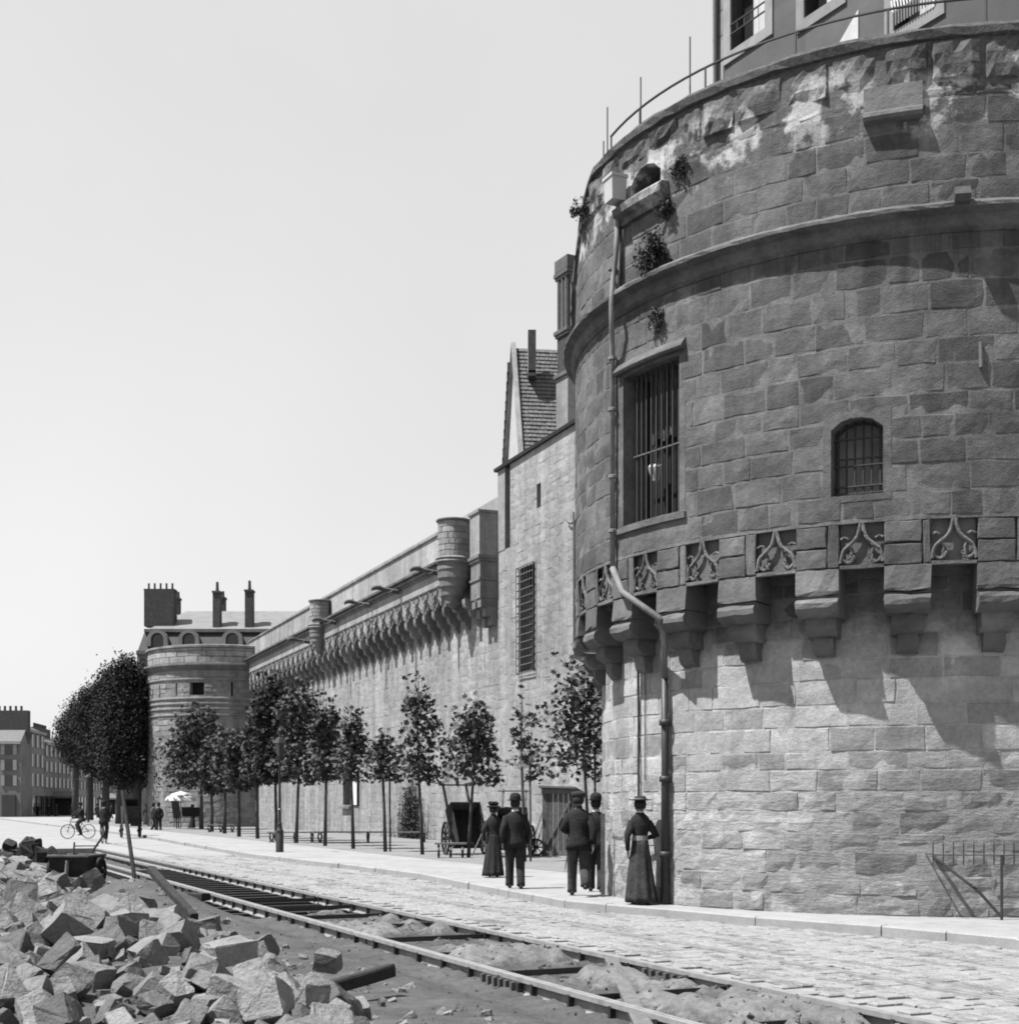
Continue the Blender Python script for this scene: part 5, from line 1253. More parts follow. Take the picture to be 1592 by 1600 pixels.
# fishplates
for nc, t in ((N_NEAR, 12.6), (N_FAR, 12.3)):
    m = MB(); m.box(nt_(nc - .07, t, -.09), (.9, .03, .1), Matrix.Rotation(math.atan2(ET.y, ET.x), 3, 'Z')); fp = m.build('fishplate', M['iron'], tr)
    for j in range(6): m = MB(); m.box(nt_(nc - .1, t - .36 + .145 * j, -.09), (.05, .05, .1), Matrix.Rotation(math.atan2(ET.y, ET.x), 3, 'Z')); m.build('bolt', M['rust'], fp)
o = thing('sunken_rail', 'worn tram rail sunk flush in the dusty setts beside the trench', 'tram rail')
m = MB(); rings = [[nt_(8.88 + x, t, z) for x, z in ((-.07, .004), (-.02, .004), (-.018, -.03), (.018, -.03), (.02, .004), (.07, .004), (.07, -.1), (-.07, -.1))] for t in (4, 20, 40, 70)]; m.rings(rings); m.build('rail', M['railm'], o)
o2 = M['road']

# ================================================================== TIMBERS AND TOOLS
def beam(name, label, p0, p1, w_, h_, mat, cat='timber', rnd_=False):
    p0, p1 = Vector(p0), Vector(p1); o = thing(name, label, cat, p0); d = p1 - p0; m = MB()
    if rnd_: m.tube([(0, 0, 0), d * .5 + Vector((0, 0, .004)), d], [w_ / 2, w_ / 2 * .95, w_ / 2 * .85], 9)
    else:
        q = d.to_track_quat('Y', 'Z').to_matrix(); r3 = random.Random(len(label)); rings = []
        for k in range(7): rings.append([d * (k / 6) + q @ Vector((x * w_ / 2 * r3.uniform(.93, 1.03), 0, z * h_ / 2 * r3.uniform(.93, 1.03))) for x, z in ((-1, -.7), (-.8, -1), (.8, -1), (1, -.7), (1, .7), (.8, 1), (-.8, 1), (-1, .7))])
        m.rings(rings)
    m.build('timber' if not rnd_ else 'pole', M[mat], o); return o
beam('plank', 'weathered plank lying across both rails of the tram track', at(951, 1492, 16.0), at(1012, 1618, 10.35), .15, .06, 'plank')
beam('leaning_pole', 'slender pole leaning upright in the rubble by the far end of the track', at(212, 1386, 27.0), at(191, 1236, 28.0), .085, .09, 'dwood', 'pole', True)
beam('short_post', 'dark square post leaning against the sand mound', at(304, 1434, 18.6), at(235, 1359, 20.6), .115, .11, 'dwood', 'post')
beam('squared_beam', 'dark squared beam sticking out of the rubble toward the track', at(392, 1580, 11.4), at(612, 1516, 12.6), .11, .12, 'dwood', 'beam')
beam('iron_bar', 'long dark bar lying among the blocks left of the sand mound', at(88, 1398, 18.5), at(190, 1443, 16.2), .05, .05, 'iron', 'bar')
beam('loose_sleeper', 'short dark timber lying beside the near rail beyond the mound', at(272, 1399, 26.2), at(322, 1402, 25.4), .2, .14, 'dwood', 'timber')
# tool cart in the rubble
p = at(117, 1378, 28.5); o = thing('tool_barrow', 'dark open topped barrow standing in the rubble at the far left', 'barrow', (p.x, p.y, p.z), R_(-6)); W_ = .86
m = MB()
m.add([(-W_ / 2 + .06, -.25, .1), (W_ / 2 - .06, -.25, .1), (W_ / 2, -.35, .52), (-W_ / 2, -.35, .52), (-W_ / 2 + .06, .4, .1), (W_ / 2 - .06, .4, .1), (W_ / 2, .55, .52), (-W_ / 2, .55, .52), (-W_ / 2 + .05, -.3, .5), (W_ / 2 - .05, -.3, .5), (W_ / 2 - .05, .5, .5), (-W_ / 2 + .05, .5, .5), (0, 0, .3)],
      [(0, 1, 2, 3), (1, 5, 6, 2), (5, 4, 7, 6), (4, 0, 3, 7), (3, 2, 9, 8), (2, 6, 10, 9), (6, 7, 11, 10), (7, 3, 8, 11), (8, 9, 12), (9, 10, 12), (10, 11, 12), (11, 8, 12), (0, 4, 5, 1)])
m.build('body', M['dwood'], o)
m = MB(); m.tube([(-W_ / 2, -.36, .54), (W_ / 2, -.36, .54), (W_ / 2, .56, .54), (-W_ / 2, .56, .54), (-W_ / 2, -.36, .54)], .03, 5); m.build('rim', M['wood'], o)
m = MB(); m.tube([(-.02, -.4, 0), (0, -.36, .45)], .04, 6); m.build('leg', M['plank'], o)
wheel(o, (-W_ / 2 - .08, .1, .22), .28, 0, 'dwood', 8); wheel(o, (W_ / 2 + .08, .1, .22), .28, 0, 'dwood', 8)
m = MB(); m.tube([(.05, .5, .45), (.22, .8, .85), (.3, .9, 1.05)], .025, 5); m.build('handle', M['dwood'], o); m = MB(); m.tube([(-.25, .5, .45), (-.25, .55, .8)], .02, 5); m.build('upright', M['iron'], o); m = MB(); m.tube([(-.25, .55, .72), (.2, .75, .72)], .012, 5); m.build('rod', M['iron'], o)

# ================================================================== RUBBLE
r2 = random.Random(77)
def block_mesh(k):
    r3 = random.Random(k); sx, sy, sz = 1, r3.uniform(.6, .98), r3.uniform(.5, .92); bm = bmesh.new()
    for x in (-1, 1):
        for y in (-1, 1):
            for z in (-1, 1):
                j = lambda: r3.uniform(-.18, .14); c = r3.uniform(.06, .3)
                v = Vector((x * (1 + j()), y * (1 + j()), z * (1 + j())))
                for ax in range(3):
                    q = v.copy(); q[ax] -= (x, y, z)[ax] * c; bm.verts.new((q.x * sx / 2, q.y * sy / 2, q.z * sz / 2))
    for _ in range(3): bm.verts.new((r3.uniform(-.45, .45), r3.uniform(-.3, .3), sz * .5 * r3.choice((-1.08, 1.08))))
    bmesh.ops.convex_hull(bm, input=bm.verts); bmesh.ops.delete(bm, geom=[v for v in bm.verts if not v.link_faces], context='VERTS')
    bmesh.ops.triangulate(bm, faces=bm.faces); bmesh.ops.subdivide_edges(bm, edges=[e for e in bm.edges if e.calc_length() > .3], cuts=1); bmesh.ops.triangulate(bm, faces=bm.faces)
    for v in bm.verts: v.co += Vector((r3.uniform(-1, 1), r3.uniform(-1, 1), r3.uniform(-1, 1))) * .026
    me = bpy.data.meshes.new('rubble_block'); bm.to_mesh(me); bm.free(); me.materials.append(M['block']); return me
BM = [block_mesh(k) for k in range(36)]
def clod(k):
    r3 = random.Random(k + 500); bm = bmesh.new()
    for _ in range(14):
        v = Vector((r3.gauss(0, 1), r3.gauss(0, 1), r3.gauss(0, 1))).normalized() * r3.uniform(.4, .6); bm.verts.new((v.x, v.y, v.z * .7))
    bmesh.ops.convex_hull(bm, input=bm.verts); bmesh.ops.delete(bm, geom=[v for v in bm.verts if not v.link_faces], context='VERTS'); me = bpy.data.meshes.new('clod'); bm.to_mesh(me); bm.free(); return me
CLOD = [clod(k) for k in range(8)]
CLODD = []
for c_ in BM[:8]:
    c2 = c_.copy(); c2.materials.clear(); c2.materials.append(M['dwood']); CLODD.append(c2)
LB = 'rough granite paving block tumbled in the dumped heap at lower left'
def block(loc, size, label=None, rot=None, k=None):
    o = link('stone_block', BM[k if k is not None else r2.randrange(36)], None, loc, rot or (r2.uniform(-.9, .9), r2.uniform(-.9, .9), r2.uniform(0, 6.28)))
    o.scale = (size,) * 3; return tag(o, label or LB, 'stone block', 'stone blocks dumped beside the track')
hand = [  # px, py, D, size, label
    (512, 1502, 13.6, .33, 'lone cube shaped block standing apart on the bare earth near the rail'),
    (385, 1572, 11.1, .62, 'large dark slab tilted at the bottom of the heap beside the squared beam'),
    (222, 1500, 13.2, .60, 'broad flat dark block in the middle of the heap'),
    (345, 1508, 13.0, .50, 'pale block with a dark right face at the right edge of the heap'),
    (205, 1425, 16.6, .48, 'dark cube block at the crest of the heap below the leaning pole'),
    (320, 1456, 15.2, .40, 'tall block with a pale top just below the dark leaning post'),
    (250, 1560, 11.6, .50, 'large pale angular block low in the heap'), (130, 1590, 10.9, .5, None), (300, 1548, 11.8, .5, None), (430, 1592, 10.7, .34, 'block lying just outside the lower right end of the heap'),
    (555, 1590, 10.85, .26, 'small block at the bottom edge, right of the heap'), (135, 1460, 14.9, .46, None), (35, 1430, 16, .42, None), (85, 1420, 17, .4, None), (75, 1545, 12.2, .42, None), (160, 1540, 12.3, .42, None), (260, 1442, 15.8, .4, 'pale split block on the sand mound side of the heap'),
    (138, 1380, 22, .42, 'pale block lying just below the dark barrow'), (95, 1545, 12, .4, None), (330, 1600, 10.6, .45, None), (190, 1598, 10.6, .5, None)]
taken = []
for px, py, D, s, lab in hand:
    q = at(px, py, D); taken.append((q.x, q.y, s)); block(q, s, lab, (r2.uniform(-.35, .35), r2.uniform(-.35, .35), r2.uniform(0, 6.3)))
cand = []
t = 4.6
while t < 47:
    n = -.9
    while n < 3.95:
        nn_ = n + r2.uniform(-.14, .14); tt = t + r2.uniform(-.14, .14); q = nt_(nn_, tt)
        lim = 3.3 + .5 * fbm(tt * .35, 3.3, 2) - .1 - .5 * sst(tt, 12, 7) - .45 * sst(tt, 17, 20)
        if abs(q.x / q.y) < .40 and q.y > 7.4 and nn_ < lim + (.0 if r2.random() < .85 else .25):
            s = (r2.uniform(.2, .46) if r2.random() < .6 else r2.uniform(.1, .22)) * (.68 + .32 * sst(q.y, 8, 15))
            if all((q.x - a) ** 2 + (q.y - b) ** 2 > (.36 * c) ** 2 for a, b, c in taken):
                cand.append((q.y, Vector((q.x, q.y, Hz(nn_, tt) + s * r2.uniform(.02, .42))), s))
        n += .265
    t += .265
cand.sort(key=lambda c: -c[2] / c[0]); print('blocks', len(cand))
for D, q, s in cand[:275]:
    tt = ET.dot(q); zone = 'along the bottom edge of the photo' if D < 11.5 else ('in the middle of the heap' if D < 18 else 'toward the far end of the heap near the barrow')
    big_ = s > .3; lab = ('large' if big_ else 'small') + ' rough paving block tumbled ' + zone; o = block(q, s, lab); o['group'] = ('large' if big_ else 'small') + ' blocks ' + zone
m = MB()
def stamp(m, me, loc, s, e):
    R = e.to_matrix(); m.add([loc + R @ (v.co * s) for v in me.vertices], [tuple(p.vertices) for p in me.polygons])
for D, q, s in cand[275:]: stamp(m, r2.choice(BM), q, s, Euler((r2.uniform(-.5, .5), r2.uniform(-.5, .5), r2.uniform(0, 6.28))))
for _ in range(1600):
    n, t = r2.uniform(-.8, 4.6), 8 + 34 * r2.random() ** 1.5; q = nt_(n, t, Hz(n, t)); stamp(m, r2.choice(BM), q, r2.uniform(.03, .11), Euler((r2.uniform(0, 3), r2.uniform(0, 3), 0)))
tag(m.build('small_rubble', M['block']), 'small broken stones and chippings scattered through the heap and trench', 'rubble', kind='stuff')
m = MB()
for _ in range(4600):
    n, t = r2.uniform(3.6, 7.55), 8 + 24 * r2.random() ** 1.4; k_ = r2.random() ** 3 * (.06 if n > 5.75 else .028) + .008
    if n < 5.6 and r2.random() < .4: continue
    if abs(n - N_FAR) < .1 or abs(n - N_NEAR) < .1: continue
    q = nt_(n, t, Hz(n, t)); stamp(m, CLOD[r2.randrange(8)], q, k_, Euler((r2.uniform(0, 3), r2.uniform(0, 3), 0)))
tag(m.build('earth_clods', M['trackearth']), 'loose clods of earth and gravel lying round the rails', 'earth clods', kind='stuff')
# dark heap at far left
p = Vector((-14.9, 42, .0)); o = thing('tarred_heap', 'low dark heap of tarred lumps at the far left end of the rubble', 'dark heap', p)
for k in range(26):
    a, b = r2.gauss(0, .7), r2.gauss(0, .4); c_ = link('lump', CLODD[k % 8], o, (a, b, max(.1, .45 - abs(a) * .3) * r2.random() + .08), (r2.uniform(0, 3), r2.uniform(0, 3), 0)); c_.scale = (r2.uniform(.25, .5),) * 3

# ================================================================== PEOPLE
def skin_body(J, E, root, name, mat, parent, sub=1):
    me = bpy.data.meshes.new(name); keys = list(J); idx = {k: i for i, k in enumerate(keys)}
    me.from_pydata([J[k][0] for k in keys], [(idx[a], idx[b]) for a, b in E], [])
    o = bpy.data.objects.new(name, me); COL.objects.link(o); md = o.modifiers.new('skin', 'SKIN'); md.use_smooth_shade = True
    for k in keys: sv = me.skin_vertices[0].data[idx[k]]; sv.radius = (J[k][1], J[k][1]); sv.use_root = (k == root)
    s_ = o.modifiers.new('sub', 'SUBSURF'); s_.levels = sub; s_.render_levels = sub
    dg = bpy.context.evaluated_depsgraph_get(); me2 = bpy.data.meshes.new_from_object(o.evaluated_get(dg)); me2.materials.append(M[mat])
    for p in me2.polygons: p.use_smooth = True
    bpy.data.objects.remove(o); return link(name, me2, parent)
def ell(c, rx, ry, n=16, fold=0.0, nf=7, ph=0.0, tilt=0.0):
    return [Vector((c[0] + rx * math.cos(a) * (1 + fold * math.sin(nf * a + ph)), c[1] + ry * math.sin(a) * (1 + fold * math.sin(nf * a + ph)), c[2] + tilt * math.sin(a))) for a in [2 * PI * k / n for k in range(n)]]
def person(pos, rz, H, label, woman=False, hat='bowler', stride=.12, arm=.1, near=True, coat='cloth', trou='cloth2', bike=False, group=None, lean=0.0, bend=0):
    o = thing('person', label, 'person', pos, rz, group); o.scale = (H / 1.75,) * 3; r3 = random.Random(int(H * 1000))
    hx = .095; st = stride
    if bike:
        AN = {-1: Vector((-.1, .16, .42)), 1: Vector((.1, .02, .22))}; KN = {-1: Vector((-.11, .28, .80)), 1: Vector((.11, .25, .66))}; HP = .98
    else:
        AN = {-1: Vector((-.10, st, .09)), 1: Vector((.10, -st, .09 + (.12 if st > .15 else 0)))}; KN = {-1: Vector((-.1, st * .7 + .03, .5)), 1: Vector((.1, -st * .2 + .06, .49))}; HP = .93
    ly = lean
    J = {'pel': (Vector((0, 0, HP + .02)), .115), 'wai': (Vector((0, ly * .3, HP + .18)), .11), 'che': (Vector((0, ly * .7, HP + .38)), .13), 'nb': (Vector((0, ly, HP + .52)), .065), 'nk': (Vector((0, ly + .01, HP + .58)), .052),
         'h1': (Vector((0, ly + .02, HP + .64)), .07), 'h2': (Vector((0, ly + .02, HP + .71)), .088), 'h3': (Vector((0, ly + .01, HP + .78)), .07)}
    E = [('pel', 'wai'), ('wai', 'che'), ('che', 'nb'), ('nb', 'nk'), ('nk', 'h1'), ('h1', 'h2'), ('h2', 'h3')]
    WR = {}; EL = {}; SH = {}
    for s in (-1, 1):
        S = str(s); SH[s] = Vector((s * (.165 if not woman else .135), ly, HP + (.43 if not woman else .41))); sw = arm * s
        if bike: EL[s] = Vector((s * .25, ly + .18, HP + .25)); WR[s] = Vector((s * .22, ly + .38, HP + .12))
        else: EL[s] = Vector((s * (.25 if not woman else .235), ly - .06 + sw * .5, HP + .19)); WR[s] = Vector((s * (.245 if not woman else .215), ly + .05 + sw, HP - .04))
        if bend == s: EL[s] = Vector((s * .26, ly - .06, HP + .20)); WR[s] = Vector((s * .16, ly + .15, HP + .16))
        J['sh' + S] = (SH[s], .048 if not woman else .036); J['el' + S] = (EL[s], .042); J['wr' + S] = (WR[s], .028)
        J['hp' + S] = (Vector((s * hx, 0, HP - .05)), .07); J['kn' + S] = (KN[s], .042); J['an' + S] = (AN[s], .03); J['to' + S] = (AN[s] + Vector((0, .13, -.05)), .03)
        E += [('nb', 'sh' + S), ('sh' + S, 'el' + S), ('el' + S, 'wr' + S), ('pel', 'hp' + S), ('hp' + S, 'kn' + S), ('kn' + S, 'an' + S), ('an' + S, 'to' + S)]
        pd = (WR[s] - EL[s]).normalized(); J['pa' + S] = (WR[s] + pd * .07, .026); E.append(('wr' + S, 'pa' + S))
        if near:
            for f in range(4):
                off = Vector((0, (f - 1.5) * .02, 0)); L = (.075, .085, .08, .062)[f]; b = WR[s] + pd * .10 + off; J['f%d' % f + S] = (b, .009); J['g%d' % f + S] = (b + pd * L * .55 + Vector((-s * .012, 0, 0)), .008); J['e%d' % f + S] = (b + pd * L * .8 + Vector((-s * .035, 0, 0)), .007)
                E += [('pa' + S, 'f%d' % f + S), ('f%d' % f + S, 'g%d' % f + S), ('g%d' % f + S, 'e%d' % f + S)]
            J['t' + S] = (WR[s] + pd * .05 + Vector((-s * .01, .035, 0)), .01); J['u' + S] = (WR[s] + pd * .095 + Vector((-s * .02, .05, 0)), .008); E += [('wr' + S, 't' + S), ('t' + S, 'u' + S)]
            J['ear' + S] = (Vector((s * .088, ly + .01, HP + .70)), .014); E.append(('h2', 'ear' + S))
    if near: J['nose'] = (Vector((0, ly + .125, HP + .69)), .013); E.append(('h2', 'nose'))
    body = skin_body(J, E, 'pel', 'body', 'skin', o, 2 if near else 1)
    if near:
        for s in (-1, 1): m = MB(); m.lathe([(.0, .012), (.009, .008), (.012, 0), (.009, -.008), (0, -.012)], c=(s * .032, ly + .098, HP + .72), n=8); m.build('eye', M['dark'], o)
        m = MB(); m.tube([(-.022, ly + .1, HP + .64), (0, ly + .108, HP + .638), (.022, ly + .1, HP + .64)], .005, 5); m.build('mouth', M['trouser'], o)
    # hair
    m = MB(); hz = HP + .70; hr = .098 if not woman else .105
    rings = [ell((0, ly - .012, hz - .06), hr * .8, hr * .82, 14), ell((0, ly - .018, hz), hr * 1.0, hr * 1.08, 14), ell((0, ly - .01, hz + .05), hr * .98, hr * 1.05, 14), ell((0, ly, hz + .10), hr * .7, hr * .75, 14), ell((0, ly, hz + .125), hr * .2, hr * .2, 14)]
    rings[0] = [Vector((v.x, min(v.y, ly + .02), v.z)) for v in rings[0]]; rings[1] = [Vector((v.x, min(v.y, ly + .04), v.z)) for v in rings[1]]
    m.rings(rings)
    if woman: m.lathe([(0, .06), (.05, .045), (.06, 0), (.04, -.04), (0, -.05)], c=(0, ly - .1, hz + .0), n=10)
    m.build('hair', M['hair'], o, True)
    hb = HP + .775; q = Vector((0, ly, hb))
    m = MB()
    if hat == 'bowler': m.lathe([(.10, -.012), (.16, .0), (.165, .012), (.105, .012), (.11, .03), (.108, .08), (.085, .125), (.04, .145), (0, .148)], c=q, n=22)
    elif hat == 'cap': m.lathe([(.10, -.03), (.115, -.01), (.13, .03), (.12, .06), (.06, .078), (0, .08)], c=q, n=18); m.add([q + Vector((x, y, z)) for x, y, z in ((-.08, .08, -.01), (.08, .08, -.01), (.06, .17, -.02), (-.06, .17, -.02))], [(0, 1, 2, 3)])
    elif hat == 'straw':
        m.lathe([(.09, -.0), (.19, .01), (.2, .022), (.10, .025), (.095, .06), (.085, .075), (0, .08)], c=q + Vector((0, -.01, .0)), n=24)
    elif hat == 'bonnet':
        m.lathe([(.09, -.02), (.17, .0), (.16, .03), (.1, .03), (.1, .07), (.06, .1), (0, .105)], c=q, n=20)
        for k in range(14): a = k * .45; m.lathe([(0, .035), (.03, .02), (.035, 0), (.02, -.03), (0, -.03)], c=q + Vector((math.cos(a) * .1, math.sin(a) * .1, .07 + .02 * (k % 3))), n=6)
    m.build('hat', M['cloth2' if hat in ('straw', 'cap') else 'cloth'], o, True)
    if hat in ('bowler', 'straw'): m = MB(); m.lathe([(.112, .014), (.114, .03), (.112, .042)], c=q, n=22); m.build('hat_band', M['belt'] if hat == 'straw' else M['cloth'], o)
    # collar
    m = MB(); m.rings([ell((0, ly + .0, HP + .55), .072, .072, 14), ell((0, ly + .005, HP + .605), .064, .064, 14)], cap=False); m.build('collar', M['white'] if hat in ('bowler', 'straw') else M[coat], o, True)
    # jacket / bodice
    m = MB(); nf = 16
    bt = HP - (.14 if not woman else -.10)
    R1 = []
    prof = [(bt, .222, .178), (HP - .02, .205, .165), (HP + .10, .175, .13), (HP + .2, .17, .128), (HP + .32, .195, .14), (HP + .42, .205, .132), (HP + .485, .18, .115), (HP + .52, .13, .1), (HP + .56, .078, .078)] if not woman else \
           [(bt, .135, .115), (HP + .16, .125, .105), (HP + .22, .128, .108), (HP + .32, .165, .125), (HP + .42, .172, .118), (HP + .48, .155, .108), (HP + .52, .125, .098), (HP + .555, .085, .08), (HP + .58, .068, .068)]
    for z_, rx, ry in prof: f = (z_ - HP) / .55; R1.append(ell((0, ly * max(0, f), z_), rx, ry, 20, .012 if z_ < HP + .3 else .004, 5, z_ * 9))
    m.rings(R1)
    for s in (-1, 1):
        w2 = WR[s]; sh = SH[s]; el = EL[s]; pf = .10 if woman else .085
        pts = [sh + Vector((-s * .07, 0, .02)), sh + Vector((s * .012, 0, -.005)), sh.lerp(el, .4), el, el.lerp(w2, .5), w2]
        m.tube(pts, [.06, pf * .9, pf * .85, .064, .057, .047] if not woman else [.05, .070, .072, .052, .044, .036], 12)
    m.build('blouse' if woman else 'jacket', M[coat], o, True)
    if not woman and near:       # back vent and pocket seams, a fold
        m = MB(); m.tube([(0, -.152, HP - .14), (0, -.142, HP + .1)], .004, 4); m.tube([(0, -.135, HP + .12), (0, -.13, HP + .45)], .003, 4); m.build('back_seam', M['cloth'], o)
    if woman:
        m = MB(); rings = []
        for k in range(11):
            f = k / 10; z_ = HP + .14 - f * (HP + .10); rx = .13 + .125 * f ** .9; ry = .115 + .17 * f ** 1.0; rings.append(ell((0, -.10 * f ** 1.6, z_), rx, ry, 44, .02 + .075 * f, 9, 1.0 + f * .8))
        m.rings(rings); m.build('skirt', M[trou], o, True)
        m = MB(); m.rings([ell((0, 0, HP + .12), .142, .122, 18), ell((0, 0, HP + .20), .132, .115, 18)], cap=False); m.build('belt', M['belt'] if hat == 'straw' else M['cloth'], o, True)
    else:
        m = MB()
        for s in (-1, 1):
            hp = Vector((s * hx, 0, HP - .02)); a = AN[s]; kn = KN[s]
            m.tube([hp + Vector((0, 0, .08)), hp, hp.lerp(kn, .5), kn, kn.lerp(a, .5), a + Vector((0, 0, .03)), a + Vector((0, .01, -.03))], [.095, .115, .105, .09, .082, .080, .084], 12)
        m.build('trousers', M[trou], o, True)
    for s in (-1, 1):
        a = AN[s]; m = MB(); up = .0
        m.rings([ell((a.x, a.y - .05, a.z - .055 + up), .036, .04, 10), ell((a.x, a.y - .03, a.z - .02), .036, .05, 10), ell((a.x, a.y + .0, a.z + .03), .036, .042, 10)])
        m.tube([(a.x, a.y - .06, a.z - .055), (a.x, a.y + .06, a.z - .05), (a.x, a.y + .17, a.z - .062)], [.036, .042, .03], 8, sq=(1, .75)); m.build('shoe', M['shoe'], o, True)
    return o
pz = .1
def gp_(x, y): return gnd(x, y, pz)
person(gp_(805, 1389), R_(4), 1.72, 'man in a bowler hat and dark suit walking away, beside the woman in black', hat='bowler', stride=.12, arm=.09, lean=-.01)
person(gp_(771, 1371), R_(-6), 1.58, 'short woman in black dress and trimmed bonnet left of the bowler hatted man', woman=True, hat='bonnet', coat='cloth', trou='cloth', stride=.08)
person(gp_(904, 1401), R_(0), 1.79, 'man in a flat cap, dark jacket and worn trousers striding away by the tower', hat='cap', trou='trouser', stride=.24, arm=-.16, lean=.04, bend=-1)
person(gp_(931, 1394), R_(-5), 1.72, 'man in a bowler hat half hidden behind the capped man at the tower edge', hat='bowler', stride=.12, arm=.1)
person(gp_(1000, 1413), R_(6), 1.70, 'woman in a straw hat, dark blouse, pale belt and long skirt walking past the tower', woman=True, hat='straw', coat='cloth', trou='cloth2', stride=.08, bend=1)

# far figures
def bike(pos, rz, label):
    o = thing('bicycle', label, 'bicycle', pos, rz)
    for y in (-.52, .52):
        m = MB(); n = 24; rings = [[Vector((dx, y + rr * math.cos(a), .36 + rr * math.sin(a))) for dx, rr in ((-.018, .36), (.018, .36), (.018, .325), (-.018, .325))] for a in [2 * PI * k / n for k in range(n + 1)]]
        m.rings(rings, cap=False); wl_ = m.build('wheel', M['iron'], o); m = MB()
        for k in range(12): a = 2 * PI * k / 12; m.tube([(0, y, .36), (0, y + .33 * math.cos(a), .36 + .33 * math.sin(a))], .004, 3)
        m.build('spokes', M['rust'], wl_)
    m = MB()
    for a, b in (((0, -.52, .36), (0, -.08, .3)), ((0, -.08, .3), (0, -.2, .85)), ((0, -.2, .8), (0, .36, .82)), ((0, -.08, .3), (0, .38, .75)), ((0, -.52, .36), (0, -.18, .78)), ((0, .52, .36), (0, .35, .95))): m.tube([a, b], .016, 6)
    m.build('frame', M['iron'], o); m = MB(); m.tube([(-.24, .3, .98), (0, .38, .95), (.24, .3, .98)], .014, 6); m.build('handlebar', M['iron'], o); m = MB(); m.box((0, -.22, .9), (.16, .24, .06)); m.build('saddle', M['cloth'], o)
p = gnd(122, 1311); bike(p, R_(128), 'bicycle ridden by the leftmost cyclist on the street'); person(p + Matrix.Rotation(R_(128), 3, 'Z') @ Vector((0, -.2, .03)), R_(128), 1.7, 'leftmost cyclist riding a bicycle along the street', bike=True, near=False, hat='cap', lean=.1)
p = gnd(163, 1318); bike(p, R_(8), 'bicycle of the second cyclist, seen end on'); person(p + Matrix.Rotation(R_(8), 3, 'Z') @ Vector((0, -.2, .03)), R_(8), 1.7, 'second cyclist seen end on, right of the leftmost cyclist', bike=True, near=False, hat='bowler', lean=.05)
for i, (x, y, h, w_, lab) in enumerate(((240, 1299, 1.7, False, 'left man of the two walking left of the white parasol'), (248, 1299.5, 1.72, False, 'right man of the two walking left of the white parasol'), (301, 1296, 1.6, True, 'woman standing under the far edge of the white parasol'),
        (60, 1276.5, 1.7, False, 'figure standing before the dark house at the far left'), (76, 1277, 1.7, False, 'figure standing just left of the dark awning kiosk'), (88, 1277, 1.65, True, 'woman standing at the left post of the dark awning kiosk'), (112, 1277.5, 1.7, False, 'figure standing right of the dark awning kiosk'),
        (152, 1279, 1.7, False, 'man standing left of the smaller awning stall'), (174, 1280, 1.7, False, 'man standing at the right of the smaller awning stall'), (200, 1290, 1.7, False, 'man standing between the big tree trunks'), (229, 1291, 1.65, True, 'woman standing against the far tower foot'))):
    person(gnd(x, y, .02), R_(r2.uniform(0, 360)), h, lab, w_, hat='bonnet' if w_ else 'bowler', near=False, stride=.14)
# carriage
p = gnd(204, 1309, .0); o = thing('dark_carriage', 'dark carriage standing behind the slender leaning pole', 'carriage', p, R_(20))
m = MB(); m.box((0, 0, 1.15), (.8, 1.3, .9), taper=1.1); m.build('body', M['dwood'], o); m = MB(); m.box((0, -.1, 1.95), (.85, 1.0, .08)); m.box((0, .4, 1.78), (.8, .06, .4)); m.build('hood', M['cloth'], o)
for s in (-1, 1): wheel(o, (s * .45, -.35, .42), .42, 0); wheel(o, (s * .45, .5, .34), .34, 0)
m = MB(); m.box((0, -.75, .8), (.6, .3, .12)); m.build('seat', M['cloth'], o)
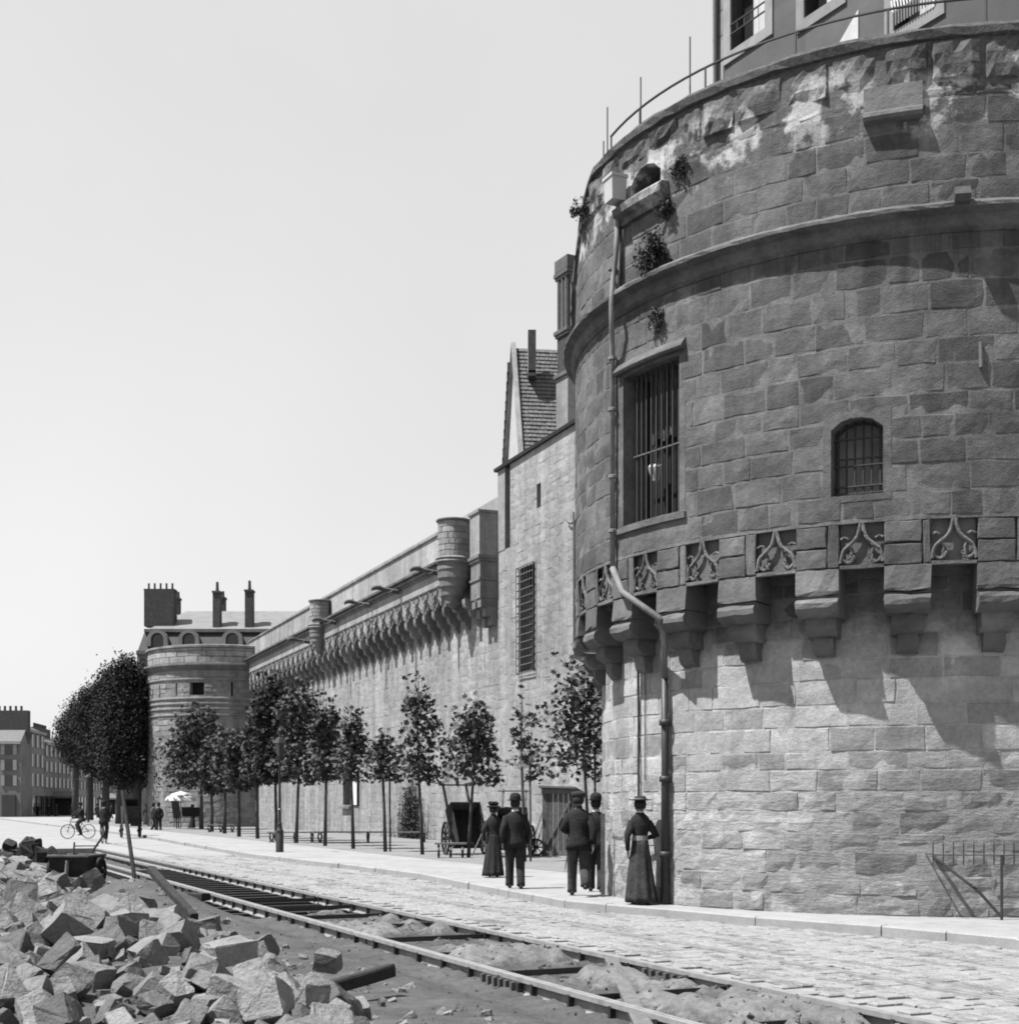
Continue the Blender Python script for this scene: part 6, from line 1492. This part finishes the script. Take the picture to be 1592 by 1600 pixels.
# parasol stall
p = gnd(285, 1296.5, .05); o = thing('white_parasol', 'large white parasol over the stall before the far tower', 'parasol', p); s = p.y / F
m = MB(); n = 10; ap_ = Vector((-.1, 0, 2.5)); rings = [[Vector((-.1 + r * math.cos(2 * PI * k / n), r * math.sin(2 * PI * k / n), z_)) for k in range(n)] for r, z_ in ((.05, 2.5), (.55, 2.35), (.95, 2.1), (1.05, 1.88), (1.0, 1.86))]
m.rings(rings, cap=False); m.build('canopy', M['white'], o); m = MB(); m.tube([(-.1, 0, 0), (-.1, 0, 2.5)], .025, 6); m.build('pole', M['wood'], o)
for k in range(10): m = MB(); a = 2 * PI * k / n; m.tube([(-.1, 0, 2.42), (-.1 + .97 * math.cos(a), .97 * math.sin(a), 1.9)], .008, 4); m.build('rib', M['iron'], o)
o = thing('market_stall', 'dark market table with a hanging cloth beneath the white parasol', 'stall', p + Vector((.35, .4, 0)))
m = MB(); m.box((0, 0, .8), (1.7, .7, .06)); m.build('table_top', M['dwood'], o)
for sx in (-1, 1):
    for sy in (-1, 1): m = MB(); m.box((sx * .75, sy * .28, .39), (.07, .07, .77)); m.build('leg', M['dwood'], o)
m = MB(); m.box((.1, .2, 1.15), (1.2, .3, .6)); m.build('goods', M['cloth2'], o)
o = thing('hanging_board', 'dark tilted board hanging at the left of the parasol stall', 'board', gnd(275, 1296, .05)); m = MB(); m.box((0, 0, 1.35), (.5, .05, 1.25), Matrix.Rotation(R_(-8), 3, 'Y')); m.build('board', M['cloth'], o)
m = MB(); m.box((.08, 0, .7), (.6, .1, .06)); m.tube([(-.12, 0, 0), (-.1, 0, .7)], .02, 5); m.tube([(.3, 0, 0), (.3, 0, .7)], .02, 5); m.build('trestle', M['plank'], o)
def PX(v): return CX + F * v.x / v.y, HY - (v.z - CH) * F / v.y
print('SQ', ln, [PX(W0 + ew * ua + mpQ(u, 13, h)) for u, h in ((0, 0), (0, .78), (ln, .78), (ln, 0))], 'BART', [PX(W0 + ew * wu(684, .8) + nw * .8)], ua, ub, EWY)
print('objects', len(bpy.data.objects))
